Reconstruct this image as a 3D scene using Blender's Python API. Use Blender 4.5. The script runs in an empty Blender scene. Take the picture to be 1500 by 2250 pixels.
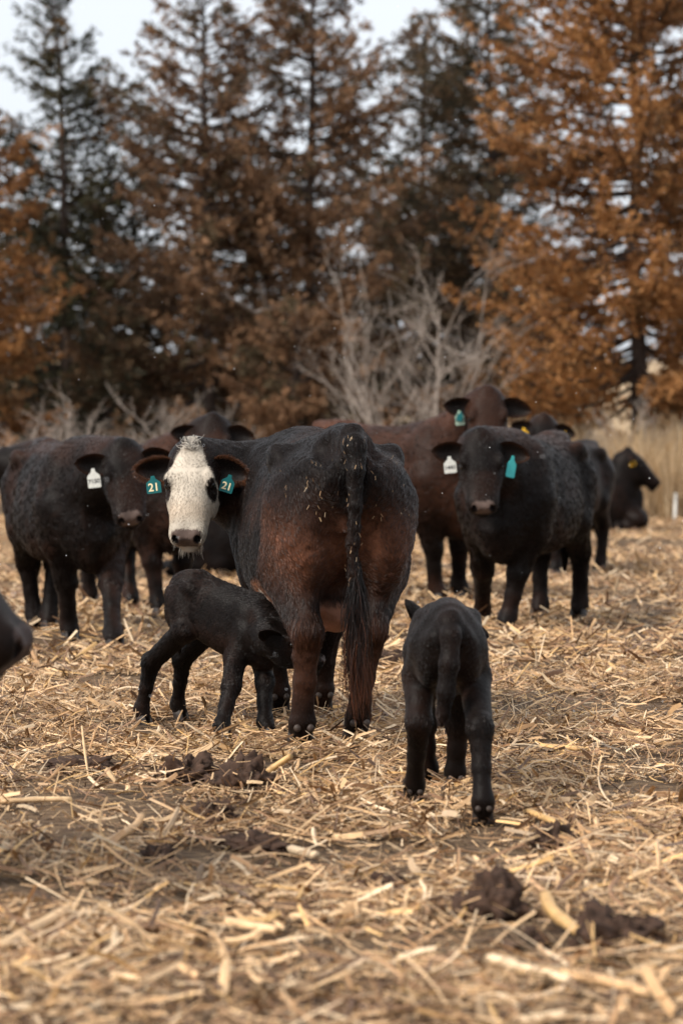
import bpy, math, random
import numpy as np
from mathutils import Vector, Matrix
from mathutils.kdtree import KDTree

# ------------------------------------------------------------------ camera, sky, sun, exposure
scene = bpy.context.scene
col = scene.collection
F_PX, CX, HY, CAM_H = 5312.0, 750.0, 975.0, 1.35      # photo pixels (1500 x 2250), horizon row, eye height
cam_d = bpy.data.cameras.new('camera')
cam = bpy.data.objects.new('camera', cam_d); col.objects.link(cam)
cam_d.sensor_fit = 'VERTICAL'; cam_d.sensor_height = 36.0; cam_d.sensor_width = 24.0
cam_d.lens = 85.0; cam_d.shift_y = -150.0 / 2250.0
cam_d.clip_end = 2000.0; cam_d.clip_start = 0.1
cam.location = (0, 0, CAM_H); cam.rotation_euler = (math.radians(90), 0, 0)
cam_d.dof.use_dof = True; cam_d.dof.focus_distance = 11.0; cam_d.dof.aperture_fstop = 2.5
cam_d.dof.aperture_blades = 0
scene.camera = cam

SUN_EL, SUN_AZ = math.radians(44), math.radians(232)   # azimuth clockwise from +Y: behind the camera, to its left
world = bpy.data.worlds.new('World'); scene.world = world; world.use_nodes = True
wn = world.node_tree; wn.nodes.clear()
w_out = wn.nodes.new('ShaderNodeOutputWorld'); w_bg = wn.nodes.new('ShaderNodeBackground')
w_sky = wn.nodes.new('ShaderNodeTexSky'); w_sky.sky_type = 'NISHITA'; w_sky.sun_disc = False
w_sky.sun_elevation = SUN_EL; w_sky.sun_rotation = SUN_AZ
w_sky.air_density = 1.0; w_sky.dust_density = 4.0; w_sky.ozone_density = 1.0
w_hsv = wn.nodes.new('ShaderNodeHueSaturation'); w_hsv.inputs['Saturation'].default_value = 0.3
w_mix = wn.nodes.new('ShaderNodeMix'); w_mix.data_type = 'RGBA'
w_mix.inputs[0].default_value = 0.6
w_mix.inputs[7].default_value = (5.6, 5.95, 6.4, 1)      # the even cloud sheet
wn.links.new(w_sky.outputs[0], w_hsv.inputs['Color'])
wn.links.new(w_hsv.outputs[0], w_mix.inputs[6])
wn.links.new(w_mix.outputs[2], w_bg.inputs[0])
w_bg.inputs[1].default_value = 0.083
wn.links.new(w_bg.outputs[0], w_out.inputs[0])
sun_d = bpy.data.lights.new('sun', 'SUN'); sun_d.energy = 1.5; sun_d.angle = math.radians(12); sun_d.color = (1.0, 0.93, 0.84)
sun = bpy.data.objects.new('sun', sun_d); col.objects.link(sun)
sun_dir = Vector((math.sin(SUN_AZ) * math.cos(SUN_EL), math.cos(SUN_AZ) * math.cos(SUN_EL), math.sin(SUN_EL)))
sun.rotation_euler = (-sun_dir).to_track_quat('-Z', 'Y').to_euler()
sun.location = (0, 0, 30)
scene.view_settings.view_transform = 'Standard'; scene.view_settings.look = 'None'
scene.view_settings.exposure = 1.27; scene.view_settings.gamma = 1.0
scene.render.engine = 'CYCLES'
scene.cycles.use_denoising = True
scene.cycles.max_bounces = 6; scene.cycles.diffuse_bounces = 3; scene.cycles.glossy_bounces = 2
scene.cycles.transmission_bounces = 2; scene.cycles.transparent_max_bounces = 6
scene.cycles_curves.shape = 'RIBBONS'

rng = np.random.default_rng(7)
random.seed(7)

# ------------------------------------------------------------------ helpers
def P(px, py, Y):
    """photo pixel + distance -> world point"""
    return np.array([(px - CX) / F_PX * Y, Y, CAM_H - (py - HY) / F_PX * Y])

def ground_at(px, py):
    """photo pixel on the ground -> world point"""
    Y = CAM_H * F_PX / (py - HY)
    return np.array([(px - CX) / F_PX * Y, Y, 0.0])

def mesh_from(name, V, faces, colors=None, smooth=True, attr='coat'):
    """faces: list of int arrays (n,3) or (n,4)"""
    me = bpy.data.meshes.new(name)
    V = np.asarray(V, dtype=np.float32)
    faces = [np.asarray(f, dtype=np.int32) for f in faces if len(f)]
    me.vertices.add(len(V)); me.vertices.foreach_set('co', V.ravel())
    loops = np.concatenate([f.ravel() for f in faces])
    tot = np.concatenate([np.full(len(f), f.shape[1], np.int32) for f in faces])
    start = np.concatenate([[0], np.cumsum(tot)[:-1]]).astype(np.int32)
    me.loops.add(len(loops)); me.loops.foreach_set('vertex_index', loops)
    me.polygons.add(len(tot)); me.polygons.foreach_set('loop_start', start)
    me.polygons.foreach_set('loop_total', tot)
    me.polygons.foreach_set('use_smooth', np.full(len(tot), smooth))
    me.update(calc_edges=True)
    if colors is not None:
        a = me.attributes.new(attr, 'FLOAT_COLOR', 'POINT')
        c4 = np.ones((len(V), 4), np.float32); c4[:, :3] = colors
        a.data.foreach_set('color', c4.ravel())
    return me

def link(name, data, mat=None, parent=None):
    o = bpy.data.objects.new(name, data); col.objects.link(o)
    if mat is not None and data is not None and len(data.materials) == 0: data.materials.append(mat)
    if parent is not None: o.parent = parent
    return o

def tag(o, label=None, cat=None, group=None, kind=None):
    if label: o['label'] = label
    if cat: o['category'] = cat
    if group: o['group'] = group
    if kind: o['kind'] = kind
    return o

def unit(v):
    v = np.asarray(v, float); return v / np.linalg.norm(v)

def lattice_noise(x, y, seed, scale):
    """smooth 2-D value noise, 0..1"""
    r = np.random.default_rng(seed); T = r.random((256, 256))
    xs = np.asarray(x) / scale + 1000.3; ys = np.asarray(y) / scale + 1000.7
    xi = np.floor(xs).astype(int); yi = np.floor(ys).astype(int)
    fx = xs - xi; fy = ys - yi
    fx = fx * fx * (3 - 2 * fx); fy = fy * fy * (3 - 2 * fy)
    g = lambda a, b: T[a % 256, b % 256]
    return (g(xi, yi) * (1 - fx) + g(xi + 1, yi) * fx) * (1 - fy) + (g(xi, yi + 1) * (1 - fx) + g(xi + 1, yi + 1) * fx) * fy

def fbm(x, y, seed, scale, octs=3):
    s = 0; a = 1; t = 0
    for i in range(octs):
        s = s + a * lattice_noise(x, y, seed + i, scale / 2 ** i); t += a; a *= 0.5
    return s / t

def noise3(p, seed, scale):
    """smooth 3-D value noise 0..1 on an (n,3) array"""
    r = np.random.default_rng(seed); T = r.random((32, 32, 32))
    q = p / scale + 100.37; i = np.floor(q).astype(int); f = q - i; f = f * f * (3 - 2 * f)
    out = 0
    for dx in (0, 1):
        for dy in (0, 1):
            for dz in (0, 1):
                w = (f[:, 0] if dx else 1 - f[:, 0]) * (f[:, 1] if dy else 1 - f[:, 1]) * (f[:, 2] if dz else 1 - f[:, 2])
                out = out + w * T[(i[:, 0] + dx) % 32, (i[:, 1] + dy) % 32, (i[:, 2] + dz) % 32]
    return out

def sstep(a, b, x):
    t = np.clip((x - a) / (b - a), 0, 1); return t * t * (3 - 2 * t)

# ------------------------------------------------------------------ materials
def new_mat(name):
    m = bpy.data.materials.new(name); m.use_nodes = True
    return m, m.node_tree, m.node_tree.nodes['Principled BSDF']

def plain(name, rgb, rough=0.6, spec=0.3, noise=0.0, nscale=40.0, bump=0.0, sheen=0.0):
    m, nt, b = new_mat(name)
    b.inputs['Base Color'].default_value = (*rgb, 1); b.inputs['Roughness'].default_value = rough
    b.inputs['Specular IOR Level'].default_value = spec
    if sheen: b.inputs['Sheen Weight'].default_value = sheen
    if noise or bump:
        tc = nt.nodes.new('ShaderNodeTexCoord'); n = nt.nodes.new('ShaderNodeTexNoise')
        n.inputs['Scale'].default_value = nscale; n.inputs['Detail'].default_value = 5
        nt.links.new(tc.outputs['Object'], n.inputs['Vector'])
        if noise:
            mr = nt.nodes.new('ShaderNodeMapRange'); mr.inputs[3].default_value = 1 - noise; mr.inputs[4].default_value = 1 + noise
            mr.inputs[1].default_value = 0.25; mr.inputs[2].default_value = 0.75
            mx = nt.nodes.new('ShaderNodeVectorMath'); mx.operation = 'SCALE'; mx.inputs[0].default_value = rgb
            nt.links.new(n.outputs['Fac'], mr.inputs[0]); nt.links.new(mr.outputs[0], mx.inputs['Scale'])
            nt.links.new(mx.outputs[0], b.inputs['Base Color'])
        if bump:
            bp = nt.nodes.new('ShaderNodeBump'); bp.inputs['Strength'].default_value = bump; bp.inputs['Distance'].default_value = 0.01
            nt.links.new(n.outputs['Fac'], bp.inputs['Height']); nt.links.new(bp.outputs[0], b.inputs['Normal'])
    return m

def attr_mat(name, attr, rough=0.6, spec=0.25, var=0.25, nscale=30, bump=0.0, bump_vec=(1, 1, 1), bdist=0.004, sheen=0.0, transl=0.0):
    m, nt, b = new_mat(name)
    at = nt.nodes.new('ShaderNodeAttribute'); at.attribute_name = attr
    src = at.outputs['Color']
    tc = nt.nodes.new('ShaderNodeTexCoord')
    if var:
        n = nt.nodes.new('ShaderNodeTexNoise'); n.inputs['Scale'].default_value = nscale; n.inputs['Detail'].default_value = 4
        nt.links.new(tc.outputs['Object'], n.inputs['Vector'])
        mr = nt.nodes.new('ShaderNodeMapRange'); mr.inputs[1].default_value = 0.25; mr.inputs[2].default_value = 0.75
        mr.inputs[3].default_value = 1 - var; mr.inputs[4].default_value = 1 + var
        sc = nt.nodes.new('ShaderNodeVectorMath'); sc.operation = 'SCALE'
        nt.links.new(n.outputs['Fac'], mr.inputs[0]); nt.links.new(src, sc.inputs[0]); nt.links.new(mr.outputs[0], sc.inputs['Scale'])
        src = sc.outputs[0]
    nt.links.new(src, b.inputs['Base Color'])
    b.inputs['Roughness'].default_value = rough; b.inputs['Specular IOR Level'].default_value = spec
    if sheen:
        b.inputs['Sheen Weight'].default_value = sheen; b.inputs['Sheen Roughness'].default_value = 0.4
        b.inputs['Sheen Tint'].default_value = (0.85, 0.72, 0.66, 1)
    if bump:
        mp = nt.nodes.new('ShaderNodeMapping'); mp.inputs['Scale'].default_value = bump_vec
        n2 = nt.nodes.new('ShaderNodeTexNoise'); n2.inputs['Scale'].default_value = 1.0; n2.inputs['Detail'].default_value = 3
        bp = nt.nodes.new('ShaderNodeBump'); bp.inputs['Strength'].default_value = bump; bp.inputs['Distance'].default_value = bdist
        nt.links.new(tc.outputs['Object'], mp.inputs[0]); nt.links.new(mp.outputs[0], n2.inputs['Vector'])
        nt.links.new(n2.outputs['Fac'], bp.inputs['Height']); nt.links.new(bp.outputs[0], b.inputs['Normal'])
    if transl:
        out = nt.nodes['Material Output']; tr = nt.nodes.new('ShaderNodeBsdfTranslucent'); mx = nt.nodes.new('ShaderNodeMixShader')
        nt.links.new(src, tr.inputs[0]); mx.inputs[0].default_value = transl
        nt.links.new(b.outputs[0], mx.inputs[1]); nt.links.new(tr.outputs[0], mx.inputs[2]); nt.links.new(mx.outputs[0], out.inputs[0])
    return m

M = {}
M['coat'] = attr_mat('coat', 'coat', rough=0.5, spec=0.08, var=0.4, nscale=7, bump=0.3, bump_vec=(90, 120, 60), bdist=0.008, sheen=0.05)
M['fur'] = attr_mat('fur', 'coat', rough=0.32, spec=0.22, var=0)
M['nose'] = plain('nose', (0.06, 0.042, 0.038), 0.35, 0.5, 0.3, 120, 0.3)
M['eye'] = plain('eye', (0.006, 0.004, 0.003), 0.08, 0.6)
M['hoof'] = plain('hoof', (0.022, 0.016, 0.013), 0.55, 0.3, 0.5, 30, 0.5)
M['dewclaw'] = plain('dewclaw', (0.05, 0.036, 0.029), 0.6, 0.3, 0.35, 60, 0.4)
M['teal'] = plain('teal_plastic', (0.002, 0.11, 0.115), 0.4, 0.4, 0.12, 60)
M['cyan'] = plain('cyan_plastic', (0.05, 0.42, 0.42), 0.45, 0.4, 0.12, 60)
M['white_tag'] = plain('white_plastic', (0.6, 0.6, 0.55), 0.45, 0.4, 0.15, 60)
M['green_tag'] = plain('pale_green_plastic', (0.32, 0.42, 0.32), 0.45, 0.4, 0.15, 60)
M['yellow'] = plain('yellow_plastic', (0.75, 0.42, 0.02), 0.45, 0.4, 0.15, 60)
M['ink_light'] = plain('cream_ink', (0.8, 0.68, 0.42), 0.6, 0.2)
M['ink_dark'] = plain('dark_ink', (0.03, 0.03, 0.035), 0.6, 0.2)
M['straw'] = attr_mat('straw', 'tint', rough=0.5, spec=0.35, var=0.22, nscale=25, bump=0.2, bump_vec=(120, 120, 120), bdist=0.002)
M['manure'] = plain('manure', (0.052, 0.029, 0.019), 0.8, 0.2, 0.75, 22, 1.0)
M['bark'] = plain('bark', (0.06, 0.043, 0.035), 0.85, 0.15, 0.4, 14, 0.6)
M['grey_bark'] = plain('grey_bark', (0.30, 0.25, 0.21), 0.85, 0.15, 0.3, 14, 0.4)
M['foliage'] = attr_mat('foliage', 'tint', rough=0.65, spec=0.15, var=0, transl=0.3)
M['grass'] = attr_mat('dry_grass', 'tint', rough=0.6, spec=0.2, var=0, transl=0.25)
M['post'] = plain('white_post', (0.7, 0.68, 0.62), 0.5, 0.3, 0.1, 8)
M['snow'] = plain('snow', (0.85, 0.87, 0.9), 0.6, 0.2)

def ground_mat():
    m, nt, b = new_mat('dirt')
    tc = nt.nodes.new('ShaderNodeTexCoord')
    n1 = nt.nodes.new('ShaderNodeTexNoise'); n1.inputs['Scale'].default_value = 1.4; n1.inputs['Detail'].default_value = 8
    n2 = nt.nodes.new('ShaderNodeTexNoise'); n2.inputs['Scale'].default_value = 45; n2.inputs['Detail'].default_value = 6
    mp = nt.nodes.new('ShaderNodeMapping'); mp.inputs['Scale'].default_value = (9, 30, 9)
    n3 = nt.nodes.new('ShaderNodeTexNoise'); n3.inputs['Scale'].default_value = 1.6; n3.inputs['Detail'].default_value = 5
    nt.links.new(tc.outputs['Object'], n1.inputs['Vector']); nt.links.new(tc.outputs['Object'], n2.inputs['Vector'])
    nt.links.new(tc.outputs['Object'], mp.inputs[0]); nt.links.new(mp.outputs[0], n3.inputs['Vector'])
    r1 = nt.nodes.new('ShaderNodeValToRGB'); r1.color_ramp.elements[0].position = 0.35; r1.color_ramp.elements[1].position = 0.72
    r1.color_ramp.elements[0].color = (0.035, 0.021, 0.014, 1); r1.color_ramp.elements[1].color = (0.10, 0.06, 0.034, 1)
    r3 = nt.nodes.new('ShaderNodeValToRGB'); r3.color_ramp.elements[0].position = 0.45; r3.color_ramp.elements[1].position = 0.6
    mx = nt.nodes.new('ShaderNodeMix'); mx.data_type = 'RGBA'; mx.inputs[7].default_value = (0.36, 0.24, 0.13, 1)
    ml = nt.nodes.new('ShaderNodeMath'); ml.operation = 'MULTIPLY'; ml.inputs[1].default_value = 0.4
    nt.links.new(n1.outputs['Fac'], r1.inputs[0]); nt.links.new(n3.outputs['Fac'], r3.inputs[0])
    nt.links.new(r3.outputs[0], ml.inputs[0]); nt.links.new(ml.outputs[0], mx.inputs[0])
    nt.links.new(r1.outputs[0], mx.inputs[6]); nt.links.new(mx.outputs[2], b.inputs['Base Color'])
    bp = nt.nodes.new('ShaderNodeBump'); bp.inputs['Strength'].default_value = 0.9; bp.inputs['Distance'].default_value = 0.02
    nt.links.new(n2.outputs['Fac'], bp.inputs['Height']); nt.links.new(bp.outputs[0], b.inputs['Normal'])
    b.inputs['Roughness'].default_value = 0.85; b.inputs['Specular IOR Level'].default_value = 0.2
    return m
M['dirt'] = ground_mat()
M['field'] = plain('stubble_field', (0.40, 0.29, 0.18), 0.9, 0.1, 0.35, 0.4)

# ------------------------------------------------------------------ ground and far field
PATCHES = [(415, 1705, .22), (530, 1735, .2), (475, 1795, .2), (1085, 1990, .16), (1340, 2060, .17), (850, 1940, .12), (1215, 1845, .13),
           (845, 1462, .28), (190, 1690, .3), (250, 1500, .55), (60, 1420, .5), (1300, 1560, .3), (1430, 1740, .25), (200, 1850, .22), (430, 1890, .25),
           (620, 1925, .14), (1130, 1660, .2), (1240, 1640, .2), (40, 1655, .25), (960, 1690, .2), (1440, 1560, .35), (350, 1985, .14), (1180, 2080, .12),
           (700, 1520, .3), (850, 1250, 1.2), (1400, 1200, 2.5), (100, 1250, 1.0), (1450, 1330, .6), (30, 1960, .15), (480, 1560, .22), (130, 1790, .2), (1350, 2150, .1)]
PG = [(ground_at(a, b)[:2], r) for a, b, r in PATCHES]

def bare(x, y):
    """0 = covered in straw, 1 = bare dung and dirt"""
    m = sstep(0.50, 0.63, fbm(x, y, 31, 0.7, 4)) * 0.9
    w = (fbm(x, y, 77, 0.25, 2) - 0.5) * 0.5
    for (c, r) in PG:
        d = np.hypot((x - c[0]), (y - c[1]) * 0.85) / r + w
        m = np.maximum(m, 1 - sstep(0.55, 1.1, d))
    return m * sstep(5.2, 6.6, y)

def relief(x, y):
    near = 1 - sstep(40, 60, y)
    return (0.05 * (fbm(x, y, 5, 1.6, 3) - 0.5) + 0.03 * (fbm(x, y, 9, 0.22, 3) - 0.5)) * near

def grid_mesh(xs, ys, zf):
    X, Y = np.meshgrid(xs, ys); Z = zf(X, Y)
    V = np.stack([X, Y, Z], -1).reshape(-1, 3)
    nx, ny = len(xs), len(ys)
    i = (np.arange(ny - 1)[:, None] * nx + np.arange(nx - 1)[None]).ravel()
    return V, np.stack([i, i + 1, i + nx + 1, i + nx], -1)

def yspace():
    a = np.arange(3.0, 14.0, 0.045); b = np.arange(14.0, 45.0, 0.16); c = np.array([45, 50, 60, 80, 110, 160, 240, 400, 700.0])
    return np.concatenate([[-40, -20, -8, -2, 1], a, b, c])
xa = np.concatenate([[-500, -250, -120, -60, -30, -16, -10], np.arange(-7, -3.0, 0.25), np.arange(-3.0, 3.0, 0.05), np.arange(3.0, 7.01, 0.25), [10, 16, 30, 60, 120, 250, 500]])
V, Q = grid_mesh(xa, yspace(), lambda x, y: relief(x, y) - 0.012 + 0.02 * bare(x, y) * (1 - sstep(40, 60, y)))
g = link('ground', mesh_from('ground', V, [Q]), M['dirt']); tag(g, kind='structure')

def hill_z(x, y):
    return 11.5 * sstep(120, 260, y) * (0.75 + 0.5 * fbm(x, y, 3, 120, 2)) - 0.6
V, Q = grid_mesh(np.linspace(-400, 400, 60), np.linspace(110, 480, 40), hill_z)
hl = link('hill', mesh_from('hill', V, [Q]), M['field']); tag(hl, kind='structure')

# ------------------------------------------------------------------ volume modelling for the animals
class Field:
    """signed-distance grid, smooth unions, meshed by surface nets"""
    def __init__(self, lo, hi, h):
        self.h = h; self.lo = np.array(lo, float); n = np.ceil((np.array(hi) - self.lo) / h).astype(int) + 1
        self.ax = [self.lo[i] + h * np.arange(n[i]) for i in range(3)]
        self.F = np.full(n, 0.5, np.float32)
    def _block(self, lo, hi):
        s = []
        for i in range(3):
            a = max(0, int(math.floor((lo[i] - self.lo[i]) / self.h))); b = min(self.F.shape[i], int(math.ceil((hi[i] - self.lo[i]) / self.h)) + 1)
            if b <= a: return None
            s.append(slice(a, b))
        X = self.ax[0][s[0]][:, None, None].astype(np.float32); Y = self.ax[1][s[1]][None, :, None].astype(np.float32); Z = self.ax[2][s[2]][None, None, :].astype(np.float32)
        return tuple(s), X, Y, Z
    def _merge(self, s, d, k, sub=False):
        a = self.F[s]
        if sub:
            h = np.maximum(k - np.abs(a + d), 0) / k
            self.F[s] = np.maximum(a, -d) + h * h * k * 0.25
        else:
            h = np.maximum(k - np.abs(a - d), 0) / k
            self.F[s] = np.minimum(a, d) - h * h * k * 0.25
    def cone(self, a, b, ra, rb, k=0.05, sub=False):
        a = np.array(a, float); b = np.array(b, float); r = max(ra, rb) + k + 2 * self.h
        bl = self._block(np.minimum(a, b) - r, np.maximum(a, b) + r)
        if bl is None: return
        s, X, Y, Z = bl; ab = b - a; L2 = float(ab @ ab) + 1e-9
        t = np.clip(((X - a[0]) * ab[0] + (Y - a[1]) * ab[1] + (Z - a[2]) * ab[2]) / L2, 0, 1)
        d = np.sqrt((X - a[0] - t * ab[0]) ** 2 + (Y - a[1] - t * ab[1]) ** 2 + (Z - a[2] - t * ab[2]) ** 2) - (ra + t * (rb - ra))
        self._merge(s, d.astype(np.float32), k, sub)
    def chain(self, pts, k=0.05):
        for (a, ra), (b, rb) in zip(pts[:-1], pts[1:]): self.cone(a, b, ra, rb, k)
    def ell(self, c, r, R=None, k=0.05, sub=False):
        c = np.array(c, float); r = np.array(r, float); m = r.max() + k + 2 * self.h
        bl = self._block(c - m, c + m)
        if bl is None: return
        s, X, Y, Z = bl; R = np.eye(3) if R is None else R
        dx, dy, dz = X - c[0], Y - c[1], Z - c[2]
        q = [(R[0, i] * dx + R[1, i] * dy + R[2, i] * dz) for i in range(3)]
        k0 = np.sqrt((q[0] / r[0]) ** 2 + (q[1] / r[1]) ** 2 + (q[2] / r[2]) ** 2)
        k1 = np.sqrt((q[0] / r[0] ** 2) ** 2 + (q[1] / r[1] ** 2) ** 2 + (q[2] / r[2] ** 2) ** 2)
        d = k0 * (k0 - 1) / np.maximum(k1, 1e-4)
        d = np.maximum(d, -r.min())
        self._merge(s, d.astype(np.float32), k, sub)
    def loft(self, o, R, tab, k=0.05, n=2.3, pear=0.0, smooth=0.02):
        """sections along local x: rows (x, top, bottom, halfwidth)"""
        tab = np.array(tab, float); xs = np.linspace(tab[0, 0], tab[-1, 0], 300)
        dx = xs[1] - xs[0]; cols = []
        g = np.exp(-0.5 * (np.arange(-60, 61) * dx / smooth) ** 2); g /= g.sum()
        for j in (1, 2, 3):
            c = np.interp(xs, tab[:, 0], tab[:, j]); cols.append(np.convolve(np.pad(c, 60, mode='edge'), g, 'valid'))
        m = max(abs(tab[:, 1:]).max(), 0.01) * 1.0 + k
        cor = []
        ymax = tab[:, 3].max() + k + 0.03
        for x in (tab[0, 0] - k - .03, tab[-1, 0] + k + .03):
            for y in (-ymax, ymax):
                for z in (tab[:, 2].min() - k - .03, tab[:, 1].max() + k + .03):
                    cor.append(np.array(o) + R @ np.array([x, y, z]))
        cor = np.array(cor); bl = self._block(cor.min(0), cor.max(0))
        if bl is None: return
        s, X, Y, Z = bl; dX, dY, dZ = X - o[0], Y - o[1], Z - o[2]
        q = [(R[0, i] * dX + R[1, i] * dY + R[2, i] * dZ) for i in range(3)]
        xc = np.clip(q[0], xs[0], xs[-1])
        top, bot, w = [np.interp(xc, xs, c) for c in cols]
        zc = (top + bot) / 2; hh = np.maximum((top - bot) / 2, 0.004); t = (q[2] - zc) / hh
        w = np.maximum(w * (1 - pear * np.clip(t, -1.3, 1.3)), 0.004)
        rho = (np.abs(q[1] / w) ** n + np.abs(t) ** n) ** (1 / n)
        gr = np.sqrt((q[1] / w ** 2) ** 2 + (t / hh) ** 2) / np.maximum(rho, 0.05)
        d = (rho - 1) / np.maximum(gr, 1 / np.maximum(w, hh))
        ex = np.abs(q[0] - xc)
        d = np.where(ex > 0, np.sqrt(np.maximum(d, 0) ** 2 + ex ** 2), d)
        self._merge(s, d.astype(np.float32), k)
    def mesh(self):
        F = self.F; S = F < 0
        c = np.zeros(np.array(F.shape) - 1, np.int8)
        for dx in (0, 1):
            for dy in (0, 1):
                for dz in (0, 1):
                    c += S[dx:F.shape[0] - 1 + dx, dy:F.shape[1] - 1 + dy, dz:F.shape[2] - 1 + dz]
        cells = np.argwhere((c > 0) & (c < 8))
        idx = np.full(c.shape, -1, np.int32); idx[tuple(cells.T)] = np.arange(len(cells))
        acc = np.zeros((len(cells), 3)); cnt = np.zeros(len(cells))
        for axis in range(3):
            o1, o2 = [i for i in range(3) if i != axis]
            for u in (0, 1):
                for v in (0, 1):
                    a = cells.copy(); a[:, o1] += u; a[:, o2] += v; b = a.copy(); b[:, axis] += 1
                    fa = F[tuple(a.T)]; fb = F[tuple(b.T)]; m = (fa < 0) != (fb < 0)
                    t = np.where(m, fa / np.where(m, fa - fb, 1), 0)
                    p = (a - cells).astype(float); p[:, axis] += t
                    acc[m] += p[m]; cnt += m
        V = self.lo + (cells + acc / cnt[:, None]) * self.h
        quads = []
        for axis in range(3):
            o1, o2 = (axis + 1) % 3, (axis + 2) % 3
            sl0 = [slice(None)] * 3; sl1 = [slice(None)] * 3
            sl0[axis] = slice(0, -1); sl1[axis] = slice(1, None)
            for q in (o1, o2): sl0[q] = slice(1, -1); sl1[q] = slice(1, -1)
            A, B = S[tuple(sl0)], S[tuple(sl1)]
            e = np.argwhere(A != B)
            if not len(e): continue
            ins = A[tuple(e.T)]; e = e.copy(); e[:, o1] += 1; e[:, o2] += 1
            def cell(d1, d2):
                f = e.copy(); f[:, o1] += d1; f[:, o2] += d2; return idx[tuple(f.T)]
            q = np.stack([cell(-1, -1), cell(0, -1), cell(0, 0), cell(-1, 0)], -1)
            q[~ins] = q[~ins][:, ::-1]
            quads.append(q)
        return V, np.concatenate(quads)

def vert_normals(V, Q):
    n = np.cross(V[Q[:, 2]] - V[Q[:, 0]], V[Q[:, 3]] - V[Q[:, 1]])
    N = np.zeros_like(V)
    for i in range(4): np.add.at(N, Q[:, i], n)
    return N / np.maximum(np.linalg.norm(N, axis=1, keepdims=True), 1e-9)

def rot_y(a):     # pitch: positive lifts the front
    c, s = math.cos(a), math.sin(a); return np.array([[c, 0, -s], [0, 1, 0], [s, 0, c]])

def frame(u, v):
    u = unit(u); v = np.array(v, float); v = unit(v - u * (u @ v)); w = np.cross(v, u); return np.stack([u, w, v], 1)   # columns: forward, left, up

# ------------------------------------------------------------------ animal builder
HEAD = [(-.045, -.01, -.10, .05), (-.02, .025, -.15, .075), (.05, .048, -.20, .103), (.12, .058, -.235, .122), (.19, .055, -.25, .128), (.25, .04, -.24, .121),
        (.33, .022, -.205, .106), (.40, .008, -.172, .096), (.45, .0, -.155, .096), (.485, -.008, -.15, .088), (.51, -.03, -.13, .068)]

def ear_shell(o, R, size, side):
    """cupped leaf-shaped ear: R columns = along ear, across (up), facing"""
    ns, nt = 12, 9; V = []
    for layer in (0, 1):
        for i in range(ns):
            s = i / (ns - 1); w = 0.072 * (math.sin(math.pi * min(1, 0.13 + 0.87 * s ** 0.9)) ** 0.62) + 0.0015
            for j in range(nt):
                t = -1 + 2 * j / (nt - 1)
                cup = -0.038 * (1 - t * t) * math.sin(math.pi * (0.12 + 0.8 * s))
                th = 0.005 * (1 - abs(t) ** 3) * (1 - s ** 4)
                V.append((0.205 * s, w * t * (1 if t > 0 else 0.92) - 0.02 * s * s, cup + (th if layer else -th)))
    V = np.array(V) * size; n0 = ns * nt; Q = []
    for i in range(ns - 1):
        for j in range(nt - 1):
            a = i * nt + j; q = [a, a + 1, a + nt + 1, a + nt]
            Q.append(q[::-1]); Q.append([x + n0 for x in q])
    for i in range(ns - 1):
        for j in (0, nt - 1):
            a = i * nt + j; Q.append([a, a + nt, a + nt + n0, a + n0])
    for j in range(nt - 1):
        for i in (0, ns - 1):
            a = i * nt + j; Q.append([a, a + 1, a + 1 + n0, a + n0])
    rim = np.tile(np.concatenate([[max(abs(-1 + 2 * j / (nt - 1)) ** 3, (i / (ns - 1)) ** 5) for j in range(nt)] for i in range(ns)]), 2)
    return np.array(o) + V @ R.T, np.array(Q), rim

def claw_mesh():
    """a cloven hoof: two claws side by side, toe along +x, sole at z=0"""
    V = []; Q = []
    for sgn in (-1, 1):
        base = len(V); ns = 14; rings = [(0.0, 1.0, 0.0), (0.012, 1.03, -0.002), (0.045, 0.9, -0.012), (0.075, 0.78, -0.02)]
        for z, sc, sh in rings:
            for i in range(ns):
                a = 2 * math.pi * i / ns; ca, sa = math.cos(a), math.sin(a)
                x = (0.062 if ca > 0 else 0.05) * ca * sc + sh + 0.012
                y = 0.026 * sa * sc * (1 - 0.35 * max(ca, 0)) * (0.75 if sa * sgn < 0 else 1.1)
                V.append((x, sgn * 0.029 + y, z))
        for r in range(len(rings) - 1):
            for i in range(ns):
                j = (i + 1) % ns; Q.append([base + r * ns + i, base + r * ns + j, base + (r + 1) * ns + j, base + (r + 1) * ns + i])
        for r, flip in ((0, True), (len(rings) - 1, False)):
            b = base + r * ns
            for i in range(0, ns // 2 - 1):
                q = [b + i, b + i + 1, b + ns - 2 - i, b + ns - 1 - i]
                Q.append(q[::-1] if flip else q)
    return mesh_from('hoof', V, [np.array(Q)])
HOOF_ME = claw_mesh()

def small_lump(name, r, seed):
    V = []; Q = []; nu, nv = 8, 5
    for j in range(nv + 1):
        th = math.pi * (0.03 + 0.94 * j / nv)
        for i in range(nu):
            ph = 2 * math.pi * i / nu; V.append((r[0] * math.sin(th) * math.cos(ph), r[1] * math.sin(th) * math.sin(ph), r[2] * math.cos(th)))
    for j in range(nv):
        for i in range(nu): Q.append([j * nu + i, (j + 1) * nu + i, (j + 1) * nu + (i + 1) % nu, j * nu + (i + 1) % nu])
    for j, f in ((0, 0), (nv, 1)):
        for i in range(nu // 2 - 1):
            q = [j * nu + i, j * nu + i + 1, j * nu + nu - 2 - i, j * nu + nu - 1 - i]; Q.append(q[::-1] if f else q)
    return mesh_from(name, V, [np.array(Q)])
DEW_ME = small_lump('dewclaw', (0.017, 0.020, 0.022), 1)
DEW_ME.materials.append(M['dewclaw']); HOOF_ME.materials.append(M['hoof'])

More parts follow.
